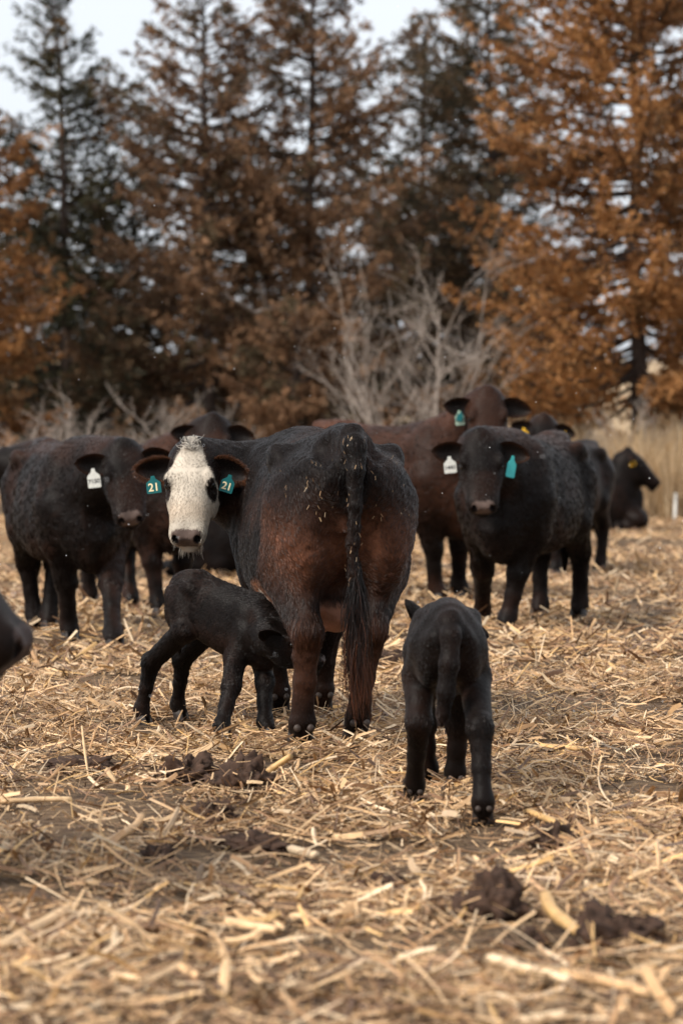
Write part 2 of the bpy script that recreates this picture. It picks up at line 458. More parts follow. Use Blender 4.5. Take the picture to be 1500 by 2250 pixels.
def ball(name, r, n=16):
    V = []; Q = []; nv = n // 2
    for j in range(nv + 1):
        th = math.pi * (0.01 + 0.98 * j / nv)
        for i in range(n):
            ph = 2 * math.pi * i / n; V.append((r * math.sin(th) * math.cos(ph), r * math.sin(th) * math.sin(ph), r * math.cos(th)))
    for j in range(nv):
        for i in range(n): Q.append([j * n + i, (j + 1) * n + i, (j + 1) * n + (i + 1) % n, j * n + (i + 1) % n])
    return mesh_from(name, V, [np.array(Q)])
EYE_ME = ball('eye', 0.021); EYE_ME.materials.append(M['eye'])

def tag_mesh(w, h, t=0.003):
    """ear tag: shouldered plate with a narrow neck; hangs along -z, faces -y"""
    pts = [(-.12, 0), (.12, 0), (.17, -.18), (.46, -.36), (.5, -.42), (.5, -.96), (.45, -1), (-.45, -1), (-.5, -.96), (-.5, -.42), (-.46, -.36), (-.17, -.18)]
    n = len(pts); V = [(x * w, -t, z * h) for x, z in pts] + [(x * w, t, z * h) for x, z in pts]
    Q = [[i, (i + 1) % n, n + (i + 1) % n, n + i] for i in range(n)]
    me = bpy.data.meshes.new('ear_tag')
    me.from_pydata(V, [], [q[::-1] for q in Q] + [list(range(n))] + [list(range(2 * n - 1, n - 1, -1))]); me.update()
    return me

def text_mesh(s, size):
    cu = bpy.data.curves.new('digits', 'FONT'); cu.body = s; cu.size = size; cu.align_x = 'CENTER'; cu.align_y = 'CENTER'; cu.extrude = 0.0006
    cu.offset = size * 0.022
    ob = bpy.data.objects.new('digits', cu); col.objects.link(ob)
    dg = bpy.context.evaluated_depsgraph_get(); me = bpy.data.meshes.new_from_object(ob.evaluated_get(dg))
    bpy.data.objects.remove(ob); bpy.data.curves.remove(cu)
    return me

ADULT = dict(
    trunk=[(-.84, 1.27, 1.10, .06), (-.79, 1.335, .93, .17), (-.70, 1.37, .80, .245), (-.55, 1.365, .69, .285), (-.35, 1.36, .60, .295), (-.1, 1.345, .545, .32), (.15, 1.335, .53, .325),
           (.38, 1.34, .545, .305), (.56, 1.345, .57, .29), (.72, 1.29, .60, .235), (.83, 1.18, .64, .17), (.9, 1.05, .74, .08)],
    pear=.12,
    hind=[((-.50, .165, 1.03), .175), ((-.37, .205, .75), .12), ((-.70, .150, .50), .064), ((-.68, .145, .30), .046), ((-.655, .142, .125), .053), ((-.625, .142, .075), .055)],
    fore=[((.58, .2, .92), .15), ((.53, .185, .70), .11), ((.57, .155, .42), .064), ((.57, .152, .27), .046), ((.575, .15, .12), .052), ((.605, .15, .075), .054)],
    s=1.0)
CALF = dict(
    trunk=[(-.37, .69, .58, .03), (-.345, .735, .50, .065), (-.29, .768, .49, .106), (-.2, .772, .46, .118), (-.05, .755, .42, .120), (.1, .745, .385, .122), (.22, .745, .395, .108), (.31, .72, .42, .09), (.37, .67, .47, .05)],
    pear=.1,
    hind=[((-.23, .07, .61), .074), ((-.15, .098, .49), .060), ((-.335, .098, .335), .046), ((-.315, .097, .20), .031), ((-.30, .096, .085), .037), ((-.28, .096, .052), .037)],
    fore=[((.24, .08, .55), .066), ((.2, .082, .42), .056), ((.225, .08, .265), .045), ((.225, .08, .17), .034), ((.23, .08, .08), .038), ((.25, .08, .052), .038)],
    s=0.6)

def build_animal(name, label, cat, loc, yaw, base, head, h, coat_fn, scale=1.0, hooves=((0, 0),) * 4, neck_mid=None, neck_r=None, tail=None, pitch=0.0, arch=0.0,
                 leg_k=1.0, head_w=1.0, tags=(), udder=False, fur=None, ears=None, dewclaws=False, lying=False, group=None, head_s=None, ear_s=None, extra=None, nose_mat='nose', coat_seed=1):
    """loc/yaw: ground point under the body's middle and heading (radians from +X).  head=(poll, forward, up) in local metres before scaling."""
    root = bpy.data.objects.new(name, None); col.objects.link(root); root.empty_display_size = 0.3
    root.location = (loc[0], loc[1], 0); root.rotation_euler = (0, 0, yaw); root.scale = (scale,) * 3
    tag(root, label, cat, group)
    adult = base is ADULT; B = base['s']
    hs = head_s or (1.0 if adult else 0.60); es = ear_s or (1.0 if adult else 0.72)
    poll, hu, hv = np.array(head[0], float), unit(head[1]), np.array(head[2], float); HR = frame(hu, hv)
    dz = -0.52 if lying else 0.0
    pts = [np.array(poll), poll + hu * 0.55 * hs, np.array([0.95 * B, 0, .5]), np.array([-1.0 * B, 0, .5])]
    ext = 0.42 * hs
    lo = np.minimum(np.min(pts, 0) - ext * 0.75, [-1.02 * B, -.5 * B, -0.02]); hi = np.maximum(np.max(pts, 0) + ext * 0.75, [0.98 * B, .5 * B, (1.5 if adult else .85)])
    lo[2] = -0.02
    for t in (tail or []): lo = np.minimum(lo, np.array(t[0]) - .1); hi = np.maximum(hi, np.array(t[0]) + .1)
    mo = max(abs(v) for o_ in hooves for v in o_[:2]); lo[:2] = np.minimum(lo[:2], [-.98 * B - mo * .6, -.5 * B - mo]); hi[:2] = np.maximum(hi[:2], [.8 * B + mo, .5 * B + mo])
    lo[2] = -0.02
    f = Field(lo, hi, h)
    TR = rot_y(pitch); pc = np.array([0, 0, .9 if adult else .5])
    f.loft(pc - TR @ pc + np.array([0, 0, dz]), TR, base['trunk'], k=.05 * B, n=2.5, pear=base['pear'], smooth=.05 * B)
    tp = lambda p: pc + TR @ (np.array(p, float) - pc)
    K = .12 * B
    if adult:
        for sg in (-1, 1):
            f.ell(tp((-.38, sg * .255, 1.25 + dz)), (.09, .05, .06), None, .09)
            f.ell(tp((-.60, sg * .20, 1.30 + dz)), (.13, .06, .055), None, .08, sub=True)          # hip points
            f.ell(tp((-.765, sg * .105, 1.16 + dz)), (.07, .055, .08), None, .12)          # pin bones
            if not lying: f.ell((-.57, sg * .160, .95), (.22, .135, .31), rot_y(-.25), .09)  # thigh
            f.ell((.55, sg * .19, 1.0 + dz), (.17, .115, .30), rot_y(.25), .12)             # shoulder
            f.ell((.08, sg * .165, .83 + dz), (.42, .165, .25), None, .1)                        # ribs
        f.ell((.70, 0, .66 + dz), (.20, .12, .17), None, .12)                               # brisket
        f.ell((.45, 0, 1.26 + dz), (.25, .09, .10), None, .14)                              # withers
        for sg in (-1, 1): f.ell((-.80, sg * .115, 1.30 + dz), (.13, .055, .08), None, .06, sub=True)
        f.cone((-.45, 0, 1.335 + dz), (-.80, 0, 1.35 + dz), .05, .045, .07)                  # croup ridge and tail head
    else:
        for sg in (-1, 1):
            f.ell(tp((-.17, sg * .098, .705)), (.045, .025, .03), None, .05)
            f.ell(tp((-.345, sg * .06, .645)), (.03, .025, .035), None, .04)
            f.ell(tp((-.25, sg * .072, .585)), (.10, .052, .125), rot_y(-.3), .04)
            f.ell(tp((.23, sg * .08, .56)), (.08, .045, .14), rot_y(.2), .05)
        f.ell(tp((.30, 0, .46)), (.09, .07, .085), None, .07)
        f.cone(tp((-.2, 0, .745)), tp((-.345, 0, .715)), .03, .028, .06)
    # legs
    feet = []
    wts_h, wts_f = ([0, .12, .5, .75, .95, 1.0], [0, .05, .45, .7, .95, 1.0]) if adult else ([0, .12, .42, .7, .95, 1.0], [0, .1, .5, .72, .95, 1.0])
    for li, (key, sg, wts) in enumerate((('hind', 1, wts_h), ('hind', -1, wts_h), ('fore', 1, wts_f), ('fore', -1, wts_f))):
        off = hooves[li]; lift = off[2] if len(off) > 2 else 0.0
        J = []
        for (p, r), w in zip(base[key], wts):
            q = np.array(p, float); q[1] *= sg
            if w < .3: q = tp(q)
            q[0] += off[0] * w; q[1] += off[1] * w; q[2] += lift * w
            if lying: q = np.array([q[0] + (.25 if key == 'fore' else .2) * (1 - w), q[1] * (1 + .9 * w), max(.09, (q[2] - .45) * .4)])
            J.append((q, r * (leg_k if w > .4 else 1)))
        f.chain(J[:3], .07 * (1 if adult else .4)); f.chain(J[2:], .025)
        if adult and key == 'hind' and not lying:
            f.cone(J[2][0] + [-.05, 0, .03], J[1][0] + [-.16, 0, .16], .03, .075, .06)       # hamstring
            f.ell(J[2][0] + [-.035, 0, .01], (.04, .05, .06), None, .03)
        feet.append(J)
    # neck
    hb = poll + HR @ (np.array([.03, 0, -.11]) * hs)
    n0 = tp((.52, 0, 1.08 + dz)) if adult else tp((.26, 0, .60))
    if neck_mid is None: neck_mid = (n0 + hb) / 2 + np.array([.10, 0, .02]) * (1 if adult else .5)
    neck_mid = np.array(neck_mid, float)
    r0, r1 = neck_r or ((.27, .16) if adult else (.105, .078))
    T = np.linspace(0, 1, 7); bz = lambda t: (1 - t) ** 2 * n0 + 2 * t * (1 - t) * neck_mid + t * t * hb
    c0 = .11 * (1 if adult else .5)
    for off, rr in ((c0, .68), (-c0, .84)):
        f.chain([(bz(t) + np.array([0, 0, off * (1 - t * .9)]), (r0 + (r1 - r0) * t ** .8) * rr) for t in T], .08 * (1 if adult else .6))
    # head
    f.loft(poll, HR, [tuple(np.array(r) * hs * [1, 1, 1, head_w]) for r in HEAD], k=.05 * hs, n=2.5, pear=-.08, smooth=.018 * hs)
    hp = lambda u, y, v: poll + HR @ (np.array([u, y, v]) * hs)
    f.ell(hp(-.02, 0, .02), np.array([.045, .05, .04]) * hs, HR, .04 * hs)                   # poll
    for sg in (-1, 1):
        f.ell(hp(.18, sg * .105 * head_w, .024), np.array([.05, .028, .028]) * hs, HR, .03 * hs)      # brow
        f.ell(hp(.20, sg * .095, -.14), np.array([.11, .03, .085]) * hs, HR, .05 * hs)        # cheek
        f.ell(hp(.215, sg * .132 * head_w, -.012), np.array([.03, .022, .022]) * hs, HR, .015 * hs, sub=True)   # socket
        f.ell(hp(.478, sg * .052, -.045), np.array([.04, .032, .042]) * hs, HR, .03 * hs)       # nostril wing
        f.ell(hp(.508, sg * .056, -.034), np.array([.032, .014, .022]) * hs, HR, .010 * hs, sub=True)    # nostril
    f.ell(hp(.47, 0, -.142), np.array([.05, .06, .03]) * hs, HR, .02 * hs)                    # lower lip and chin
    f.cone(hp(.52, -.07, -.112), hp(.52, .07, -.112), .006 * hs, .006 * hs, .012 * hs, sub=True)
    for sg in (-1, 1): f.cone(hp(.52, sg * .07, -.112), hp(.42, sg * .1, -.12), .006 * hs, .004 * hs, .012 * hs, sub=True)
    if udder:
        f.ell((-.40, 0, .64), (.20, .14, .16), None, .06)
        for sx in (-.32, -.45):
            for sg in (-1, 1): f.cone((sx, sg * .075, .52), (sx, sg * .085, .42), .024, .013, .03)
    if extra: extra(f)
    if tail: f.chain(tail, .02)
    V, Q = f.mesh()
    N0 = vert_normals(V, Q); am = 1.0 if adult else .32
    V = V + N0 * (((noise3(V, 61 + coat_seed, .06 * am + .01) - .5) * .008 + (noise3(V, 67 + coat_seed, .028) - .5) * .006) * (np.linalg.norm(V - poll - hu * .25 * hs, axis=1) > .3 * hs) * am)[:, None]
    part_id = np.zeros(len(V)); rims = np.zeros(len(V))
    # ears: same skin, cupped shells grown out of the head
    ear_frames = []
    for sg in (1, -1):
        e = (ears or {}).get(sg, dict(out=1.0, back=.06, up=.0, face=(.45, 0, .9)))
        d = unit(HR @ np.array([e['back'], sg * e['out'], e['up']])); fc = HR @ np.array(e['face'], float); fc = unit(fc - d * (d @ fc)); up = np.cross(fc, d)
        ER = np.stack([d, up, fc], 1); o = hp(.092, sg * .094 * head_w, -.03)
        ev, eq, rim = ear_shell(o, ER, es, sg)
        Q = np.concatenate([Q, eq + len(V)]); V = np.concatenate([V, ev]); part_id = np.concatenate([part_id, np.full(len(ev), 1)]); rims = np.concatenate([rims, rim])
        ear_frames.append((sg, o, ER))
    N = vert_normals(V, Q)
    hl = (V - poll) @ HR / hs                                                                # head coordinates of each vertex
    hl[part_id == 1] += 9
    colr, furlen = coat_fn(V, hl, part_id, rims, N)
    # moist nose pad
    pad = (hl[:, 0] > .462 + .010 * (np.abs(hl[:, 1]) / .06) ** 2) & (hl[:, 2] > -.106) & (np.abs(hl[:, 1]) < .052 + .35 * np.maximum(hl[:, 2] + .08, 0)) & (hl[:, 0] < .6)
    hole = (((hl[:, 0] - .508) / .05) ** 2 + ((np.abs(hl[:, 1]) - .056) / .019) ** 2 + ((hl[:, 2] + .036) / .024) ** 2 < 1) & (hl[:, 0] < .6)
    if name != 'calf' or True:
        colr[pad] = np.array([.060, .041, .036]) if nose_mat == 'nose' else np.array([.11, .078, .066])
        furlen[pad] = 0; colr[hole] = np.array([.006, .004, .004]); furlen[hole] = 0
    body = link('body', mesh_from('body', V, [Q], colr), M['coat'], root)
    # eyes
    for sg in (1, -1):
        e = link('eye', EYE_ME, None, root); e.location = hp(.212, sg * .112 * head_w, -.008); e.scale = (hs,) * 3
    # hooves and dewclaws
    for li, J in enumerate(feet):
        if lying: continue
        off = hooves[li]; lift = off[2] if len(off) > 2 else 0.0
        c = J[-1][0]; o = link('hoof', HOOF_ME, None, root); k = J[-1][1] / .053
        o.location = (c[0] + .012 * k, c[1], max(c[2] - .078 * k, -.03 + lift)); o.scale = (k, k, k * 1.12)
        if lift > .02: o.rotation_euler = (0, .75, 0); o.location = (c[0] - .005, c[1], c[2] - .062)
        if dewclaws:
            ft = J[-2][0]
            for sg in (-1, 1):
                d = link('dewclaw', DEW_ME, None, root); d.location = (ft[0] - J[-2][1] * .92, ft[1] + sg * .027 * k, ft[2] - .022); d.scale = (k * .8, k * .8, k * .75)
    # ear tags
    for tg in tags:
        sg = tg['side']; _, o, ER = [e for e in ear_frames if e[0] == sg][0]
        pos = o + ER @ (np.array([tg.get('along', .085), tg.get('across', -.0), tg.get('front', .012)]) * es)
        t = link('ear_tag', tag_mesh(tg['w'] / scale, tg['h'] / scale), M[tg['mat']], root); t.location = pos
        t.rotation_euler = (tg.get('tilt', 0.0), tg.get('roll', 0.0), tg.get('yaw', 0.0) - yaw)
        if tg.get('back'): tag(t, tg['back'])
        if tg.get('text'):
            tm = text_mesh(tg['text'], tg['size'] / scale); tm.materials.append(M[tg['ink']])
            d = bpy.data.objects.new('tag_number', tm); col.objects.link(d); d.parent = t
            d.location = (tg.get('tx', 0), -.0038, -.67 * tg['h'] / scale); d.rotation_euler = (math.pi / 2, 0, 0); d.scale = (tg.get('sx', 1), 1, 1)
    info = dict(root=root, body=body, V=V, Q=Q, N=N, hl=hl, col=colr, furlen=furlen, HR=HR, poll=poll, hp=hp, part=part_id, rims=rims, ear_frames=ear_frames, hs=hs, es=es, feet=feet)
    if fur: grow_fur(info, **fur)
    return info

def hair_object(name, pts, rad, colors, parent):
    """pts (n, k, 3) strands, rad (n,k) or scalar, colors (n,3)"""
    n, k, _ = pts.shape
    hc = bpy.data.hair_curves.new(name); hc.add_curves([k] * n)
    hc.position_data.foreach_set('vector', pts.astype(np.float32).ravel())
    ra = hc.attributes.get('radius') or hc.attributes.new('radius', 'FLOAT', 'POINT')
    taper = np.linspace(1, .25, k)[None, :]
    ra.data.foreach_set('value', (np.broadcast_to(np.asarray(rad).reshape(-1, 1) * taper, (n, k))).astype(np.float32).ravel())
    ca = hc.attributes.new('coat', 'FLOAT_COLOR', 'CURVE'); c4 = np.ones((n, 4), np.float32); c4[:, :3] = colors
    ca.data.foreach_set('color', c4.ravel())
    hc.materials.append(M['fur'])
    o = bpy.data.objects.new(name, hc); col.objects.link(o); o.parent = parent
    return o

def grow_fur(A, count, length=.022, rad=.0007, lift=.35, seed=3, name='fur', clump=.018, jit=.09, wavy=.5, cvar=.38):
    r = np.random.default_rng(seed); V, Q, N = A['V'], A['Q'], A['N']
    T = np.concatenate([Q[:, [0, 1, 2]], Q[:, [0, 2, 3]]])
    ar = np.linalg.norm(np.cross(V[T[:, 1]] - V[T[:, 0]], V[T[:, 2]] - V[T[:, 0]]), axis=1) * (A['furlen'][T].mean(1) > 0.02)
    hd = (np.abs(A['hl'][T[:, 0]]) < .6).all(1)
    ar = ar * np.where(hd, 2.2, 1.0)
    pick = r.choice(len(T), count, p=ar / ar.sum()); t = T[pick]
    a, b = r.random(count), r.random(count); m = a + b > 1; a[m] = 1 - a[m]; b[m] = 1 - b[m]; w = np.stack([1 - a - b, a, b], 1)
    it = lambda arr: np.einsum('ij,ij...->i...', w, arr[t])
    p, n, c, fl, hl = it(V), it(N), it(A['col']), it(A['furlen']), it(A['hl'])
    n /= np.linalg.norm(n, axis=1, keepdims=True) + 1e-9
    flow = np.tile(np.array([-.75, 0, -.6]), (count, 1))
    leg = 1 - sstep(.45, .75, p[:, 2] / (1.0 if A['hs'] > .9 else .58)); flow = flow * (1 - leg[:, None]) + np.array([-.05, 0, -1]) * leg[:, None]
    ish = (hl[:, 0] > -.06) & (hl[:, 0] < .6) & (np.abs(hl[:, 1]) < .16) & (hl[:, 2] > -.3) & (hl[:, 2] < .12)
    up = np.where(hl[:, 0] < .15, -1.0, 1.0)
    face = (A['HR'] @ np.stack([up * 1.0, np.sign(hl[:, 1]) * .45 * np.clip(np.abs(hl[:, 1]) / .05, 0, 1), -.25 * np.ones(count)], 0)).T
    flow = np.where(ish[:, None], face, flow)
    wave = np.stack([noise3(p, 11 + i, .10) + .5 * noise3(p, 15 + i, .04) - .75 for i in range(3)], 1)
    fw = np.stack([noise3(p, 81 + i, .016) - .5 for i in range(3)], 1)
    flow = flow + wave * wavy + np.where(ish[:, None], fw * 1.6, 0) + r.normal(0, jit, (count, 3))
    flow = flow - n * (flow * n).sum(1, keepdims=True); flow /= np.linalg.norm(flow, axis=1, keepdims=True) + 1e-9
    L = length * fl * (.6 + .7 * r.random(count))
    lf = lift * (.7 + .6 * r.random(count))
    k = 4; pts = np.zeros((count, k, 3))
    for i in range(k):
        s = i / (k - 1)
        pts[:, i] = p - n * .001 + L[:, None] * (flow * s * (1 - .15 * s) + n * (lf[:, None] * s * (1 - .45 * s)))
    cs = np.where(ish, clump * .55, clump)[:, None]
    gsel = np.where(r.random(count) < np.where(ish, .16, .16 * (.018 / clump) ** 1.2))[0]
    kd = KDTree(len(gsel))
    for gi, g_ in enumerate(gsel): kd.insert(p[g_], gi)
    kd.balance(); inv = np.array([kd.find(q_)[1] for q_ in p.tolist()]); m_ = len(gsel); cnt = np.maximum(np.bincount(inv, minlength=m_)[:, None], 1)
    tipm = np.stack([np.bincount(inv, pts[:, -1, i], m_) for i in range(3)], 1) / cnt
    far = np.linalg.norm(tipm[inv] - pts[:, -1], axis=1) < cs[:, 0] * 2.5
    for i in range(1, k): pts[:, i] += (tipm[inv] - pts[:, -1]) * (.65 * (i / (k - 1)) ** 1.5 * far)[:, None] if i < k - 1 else 0
    pts[:, -1] += (tipm[inv] - pts[:, -1]) * (.65 * far)[:, None]
    cb = r.lognormal(0, cvar, m_)[inv]
    shade = (cb * (.75 + .5 * r.random(count)))[:, None]
    wh = c.max(1) > .2; shade = np.where(wh[:, None], .86 + .14 * np.clip(shade, 0, 2), shade)
    hair_object(name, pts, np.full(count, rad) * (.7 + .6 * r.random(count)), np.clip(c * shade, 0, 1), A['root'])

# coat colourings ------------------------------------------------------------
BLACK = np.array([.0058, .0037, .0030]); BROWN = np.array([.060, .0235, .0125]); RUST = np.array([.10, .037, .015])

def coat(brown=.25, back=.3, seed=1, scale=1.0, rear=0.0, white=False, belly_white=False, allover=0.0, lay=1.0, udder=False, fringe=RUST):
    def fn(V, hl, pid, rims, N):
        p = V / scale
        n1 = noise3(p, seed, .22); n2 = noise3(p, seed + 5, .07)
        b = brown * sstep(.45, .8, n1 * .7 + n2 * .3)
        b = np.maximum(b, back * sstep(1.15, 1.33, p[:, 2]) * sstep(.3, .65, n1))
        b = np.maximum(b, allover * (.6 + .6 * n1) * sstep(.35, .9, p[:, 2]))
        if rear: b = np.maximum(b, rear * np.exp(-((p[:, 2] - .86) / .17) ** 2) * sstep(-.3, -.55, p[:, 0]) * (.55 + .6 * n1))
        if rear: b = np.maximum(b, .55 * rear * sstep(.62, .5, p[:, 2]) * sstep(.02, .3, p[:, 2]) * sstep(-.3, -.55, p[:, 0]) * n1 * 1.3)
        if rear: b = np.where((p[:, 0] < -.845) & (np.abs(p[:, 1]) < .06), b * .12, b)
        c = BLACK * (1 - b[:, None]) + BROWN * b[:, None]
        fl = np.ones(len(V)) * (1 + .7 * sstep(.75, .5, p[:, 2]) * sstep(.38, .5, p[:, 2]))
        fl = np.where(p[:, 2] < .4 * (1 if scale > .9 else .9), .6, fl); fl = np.where(p[:, 2] < .09, .3, fl)
        if belly_white:
            d = np.sqrt(((p[:, 0] + .22) / .16) ** 2 + ((p[:, 2] - .60) / .075) ** 2) + (n2 - .5) * .5
            m = (sstep(1.15, .85, d) * (p[:, 1] > .05))[:, None]; rim_ = (sstep(1.9, 1.2, d) * (p[:, 1] > .05))[:, None]
            c = c * (1 - rim_) + np.array([.12, .045, .018]) * rim_; c = c * (1 - m) + np.array([.55, .47, .38]) * m
            fl = fl + 1.0 * m[:, 0]
        if udder:
            m = (sstep(.64, .58, p[:, 2]) * (p[:, 0] < -.2) * (p[:, 0] > -.62) * (np.abs(p[:, 1]) < .125) * (p[:, 2] > .38))[:, None]
            c = c * (1 - m) + np.array([.36, .19, .135]) * m; fl = np.where(m[:, 0] > .3, .25, fl)
            tt = (p[:, 2] < .47) & (p[:, 2] > .40) & (p[:, 0] < -.25) & (p[:, 0] > -.52) & (np.abs(p[:, 1]) < .12) & (p[:, 2] > .38); c[tt] = np.array([.5, .42, .36])
        if white:
            u, y, v = hl[:, 0], hl[:, 1], hl[:, 2]
            w = np.interp(u, [-.05, 0, .04, .1, .15, .2, .3, .5], [.02, .04, .06, .083, .105, .15, .2, .2]) + (n2 - .5) * .02
            m = sstep(.006, -.006, np.abs(y) - w) * (np.abs(y) < .135) * (u > -.04) * (u < .56) * sstep(-.185, -.16, v + (n2 - .5) * .03)
            for sg in (-1, 1):
                e = np.sqrt(((u - .232) / .055) ** 2 + ((y - sg * .118) / .034) ** 2 + ((v + .01) / .08) ** 2) + (n2 - .5) * .25
                m = m * sstep(.9, 1.05, e)
            m = m[:, None] * (np.abs(hl[:, :1]) < .7); wcol = np.array([.43, .375, .305]) * (.88 + .2 * n2[:, None])
            tan = (sstep(.27, .36, u) * sstep(.44, .38, u) * .4 * n1)[:, None]
            wcol = wcol * (1 - tan) + np.array([.42, .27, .15]) * tan
            c = c * (1 - m) + wcol * m; fl = np.where((u > -.05) & (u < .6), .75, fl)
        ish = (np.abs(hl) < .6).all(1); fl = np.where(ish, np.minimum(fl, .7), fl)
        c[pid == 1] = BLACK * .8 + (fringe * .45) * (rims[pid == 1][:, None] ** 2.5); fl[pid == 1] = 0.5
        return np.clip(c, 0, 1), fl
    return fn

def world_dir_to_local(d, yaw):
    c, s = math.cos(-yaw), math.sin(-yaw); return np.array([c * d[0] - s * d[1], s * d[0] + c * d[1], d[2]])

def world_to_local(p, loc, yaw, scale=1.0):
    q = np.array(p, float) - np.array([loc[0], loc[1], 0]); return world_dir_to_local(q, yaw) / scale

def hoof_targets(base, loc, yaw, scale, targets, f=1.0):
    """world ground points (or None) for left hind, right hind, left fore, right fore -> local offsets"""
    out = []
    for t, (key, sg) in zip(targets, (('hind', 1), ('hind', -1), ('fore', 1), ('fore', -1))):
        if t is None: out.append((0, 0)); continue
        b = np.array(base[key][-1][0]) * [1, sg, 1]; q = world_to_local(t, loc, yaw, scale)
        out.append(((q[0] - b[0]) * f, (q[1] - b[1]) * f) + ((t[3],) if len(t) > 3 else ()))
    return out

def gp(px, py): return ground_at(px, py)

STRAW = np.array([(.66, .44, .24), (.57, .355, .18), (.42, .24, .115), (.71, .53, .34), (.24, .13, .066), (.48, .335, .205), (.62, .38, .155), (.13, .072, .042)])
STRAW_P = np.array([.20, .17, .15, .13, .13, .07, .07, .08])

# ------------------------------------------------------------------ white-faced mother cow, seen from behind, looking back
yaw = math.atan2(.985, -.17); loc = (-.095, 11.37); sc = 1.03
poll = world_to_local(P(424, 987, 11.75), loc, yaw, sc)
hu = world_dir_to_local((-.045, -.50, -.86), yaw); hv = world_dir_to_local((-.10, -.86, .5), yaw)
tail_pts = [((-.80, 0, 1.35), .045), ((-.865, 0, 1.30), .046), ((-.90, 0, 1.20), .036), ((-.91, .006, 1.05), .027), ((-.905, .016, .90), .024), ((-.90, .012, .76), .022), ((-.89, -.004, .62), .018)]
def mother_extra(f):
    f.cone((-.80, .03, 1.20), (-.80, .02, .95), .03, .02, .04)
main_cow = build_animal('cow', 'black-brown mother cow with white face and teal ear tags looking back at the camera', 'cow', loc, yaw, ADULT, (poll, hu, hv), .0085,
    coat(brown=.25, back=.15, seed=2, rear=1.3, white=True, belly_white=True, udder=True), scale=sc,
    hooves=hoof_targets(ADULT, loc, yaw, sc, [gp(660, 1648), gp(781, 1636), gp(612, 1572), gp(706, 1568)]),
    neck_mid=(.86, .18, 1.06), neck_r=(.25, .15), tail=tail_pts, udder=True, dewclaws=True, ear_s=.9, head_s=.915, nose_mat='soft', extra=mother_extra,
    ears={1: dict(out=1, back=.10, up=-.12, face=(.55, 0, .8)), -1: dict(out=1, back=.16, up=-.05, face=(.55, 0, .8))},
    tags=[dict(side=-1, along=.115, w=.072, h=.085, mat='teal', text='21', size=.054, ink='ink_light', roll=-.12, yaw=-.1, front=.04, across=.02),
          dict(side=1, along=.112, w=.066, h=.088, mat='teal', text='21', size=.05, ink='ink_light', roll=.3, yaw=.1, front=.04, across=-.02)],
    fur=dict(count=170000, length=.026, rad=.0009, lift=.2, seed=4))

def strands_down(n, start_fn, L, k, seed, spread, curl, gravity=1.0):
    r = np.random.default_rng(seed); pts = np.zeros((n, k, 3)); p = start_fn(n, r); pts[:, 0] = p
    d = r.normal(0, spread, (n, 3)); d[:, 2] -= gravity; d /= np.linalg.norm(d, axis=1, keepdims=True)
    ln = L * (.45 + .6 * r.random(n))
    ph = r.random((n, 2)) * 6.28
    for i in range(1, k):
        s = i / (k - 1); step = ln / (k - 1)
        w = curl * np.stack([np.cos(ph[:, 0] + s * 7), np.cos(ph[:, 1] + s * 6), np.zeros(n)], 1)
        d2 = d + w; d2[:, 2] -= .25 * s; d2 /= np.linalg.norm(d2, axis=1, keepdims=True)
        pts[:, i] = pts[:, i - 1] + d2 * step[:, None]
    return pts

# tail switch of long hair
def sw(n, r):
    t = r.random(n) ** 1.3; p = np.stack([-.90 + .01 * r.normal(size=n), r.normal(0, .008, n), .82 - .28 * t], 1); return p
pts = strands_down(1500, sw, .42, 9, 21, .09, .2)
r_ = np.random.default_rng(3); mixb = sstep(.42, .2, pts[:, -1, 2]) * r_.random(1500) ** 1.5
hair_object('tail_switch', pts, .0013, BLACK * 1.2 * (1 - mixb[:, None]) + np.array([.16, .05, .02]) * mixb[:, None], main_cow['root'])

# curly topknot, whiskers and ear fringe of the mother
def curls(A, n, seed, name):
    r = np.random.default_rng(seed); k = 9; pts = np.zeros((n, k, 3)); y0 = r.normal(0, .011, n); u0 = r.uniform(-.04, .03, n)
    cols = np.where((r.random(n) < .78)[:, None], np.array([.62, .57, .5]), BLACK * 1.5)
    ph = r.choice([-1, 1], n) * (1 + r.random(n)); rad = r.uniform(.008, .017, n); lean = r.normal(0, .5, n)
    for i in range(k):
        s = i / (k - 1); a = ph * s * 3.2
        loc = np.stack([u0 - .018 * s + rad * (1 - np.cos(a)) * .9, y0 * (1 + 1.0 * s) + rad * np.sin(a) * np.sign(y0) * .8 + lean * .01 * s, .045 + .03 * np.sin(np.pi * s * .9) + rad * np.sin(a) * .5], 1)
        pts[:, i] = A['poll'] + (A['HR'] @ loc.T).T * A['hs']
    hair_object(name, pts, .0011, cols, A['root'])
curls(main_cow, 260, 8, 'topknot')

def ear_fringe(A, n, L, seed, rgb, rad=.0009):
    r = np.random.default_rng(seed); P0 = []; D = []
    for sg, o, R in A['ear_frames']:
        s = r.random(n) ** .7; side = r.choice([-1, 1], n)
        w = .066 * (np.sin(np.pi * np.minimum(1, .13 + .87 * s ** .9)) ** .62); t = side * r.uniform(.8, 1.0, n)
        loc = np.stack([.205 * s, w * t - .02 * s * s, r.normal(0, .004, n) - .038 * (1 - t * t)], 1) * A['es']
        d = np.stack([.35 + .9 * s ** 3, side * (1 - .6 * s ** 3), r.normal(.1, .3, n)], 1); d /= np.linalg.norm(d, axis=1, keepdims=True)
        P0.append(o + loc @ R.T); D.append(d @ R.T)
    P0 = np.concatenate(P0); D = np.concatenate(D); m = len(P0); ln = L * (.4 + .7 * r.random(m)); k = 4; pts = np.zeros((m, k, 3))
    for i in range(k):
        s = i / (k - 1); pts[:, i] = P0 + D * (ln * s)[:, None] + np.array([0, 0, -.25]) * (ln * s * s)[:, None]
    hair_object('ear_fringe', pts, rad, np.clip(rgb * (.5 + .9 * r.random(m))[:, None], 0, 1), A['root'])
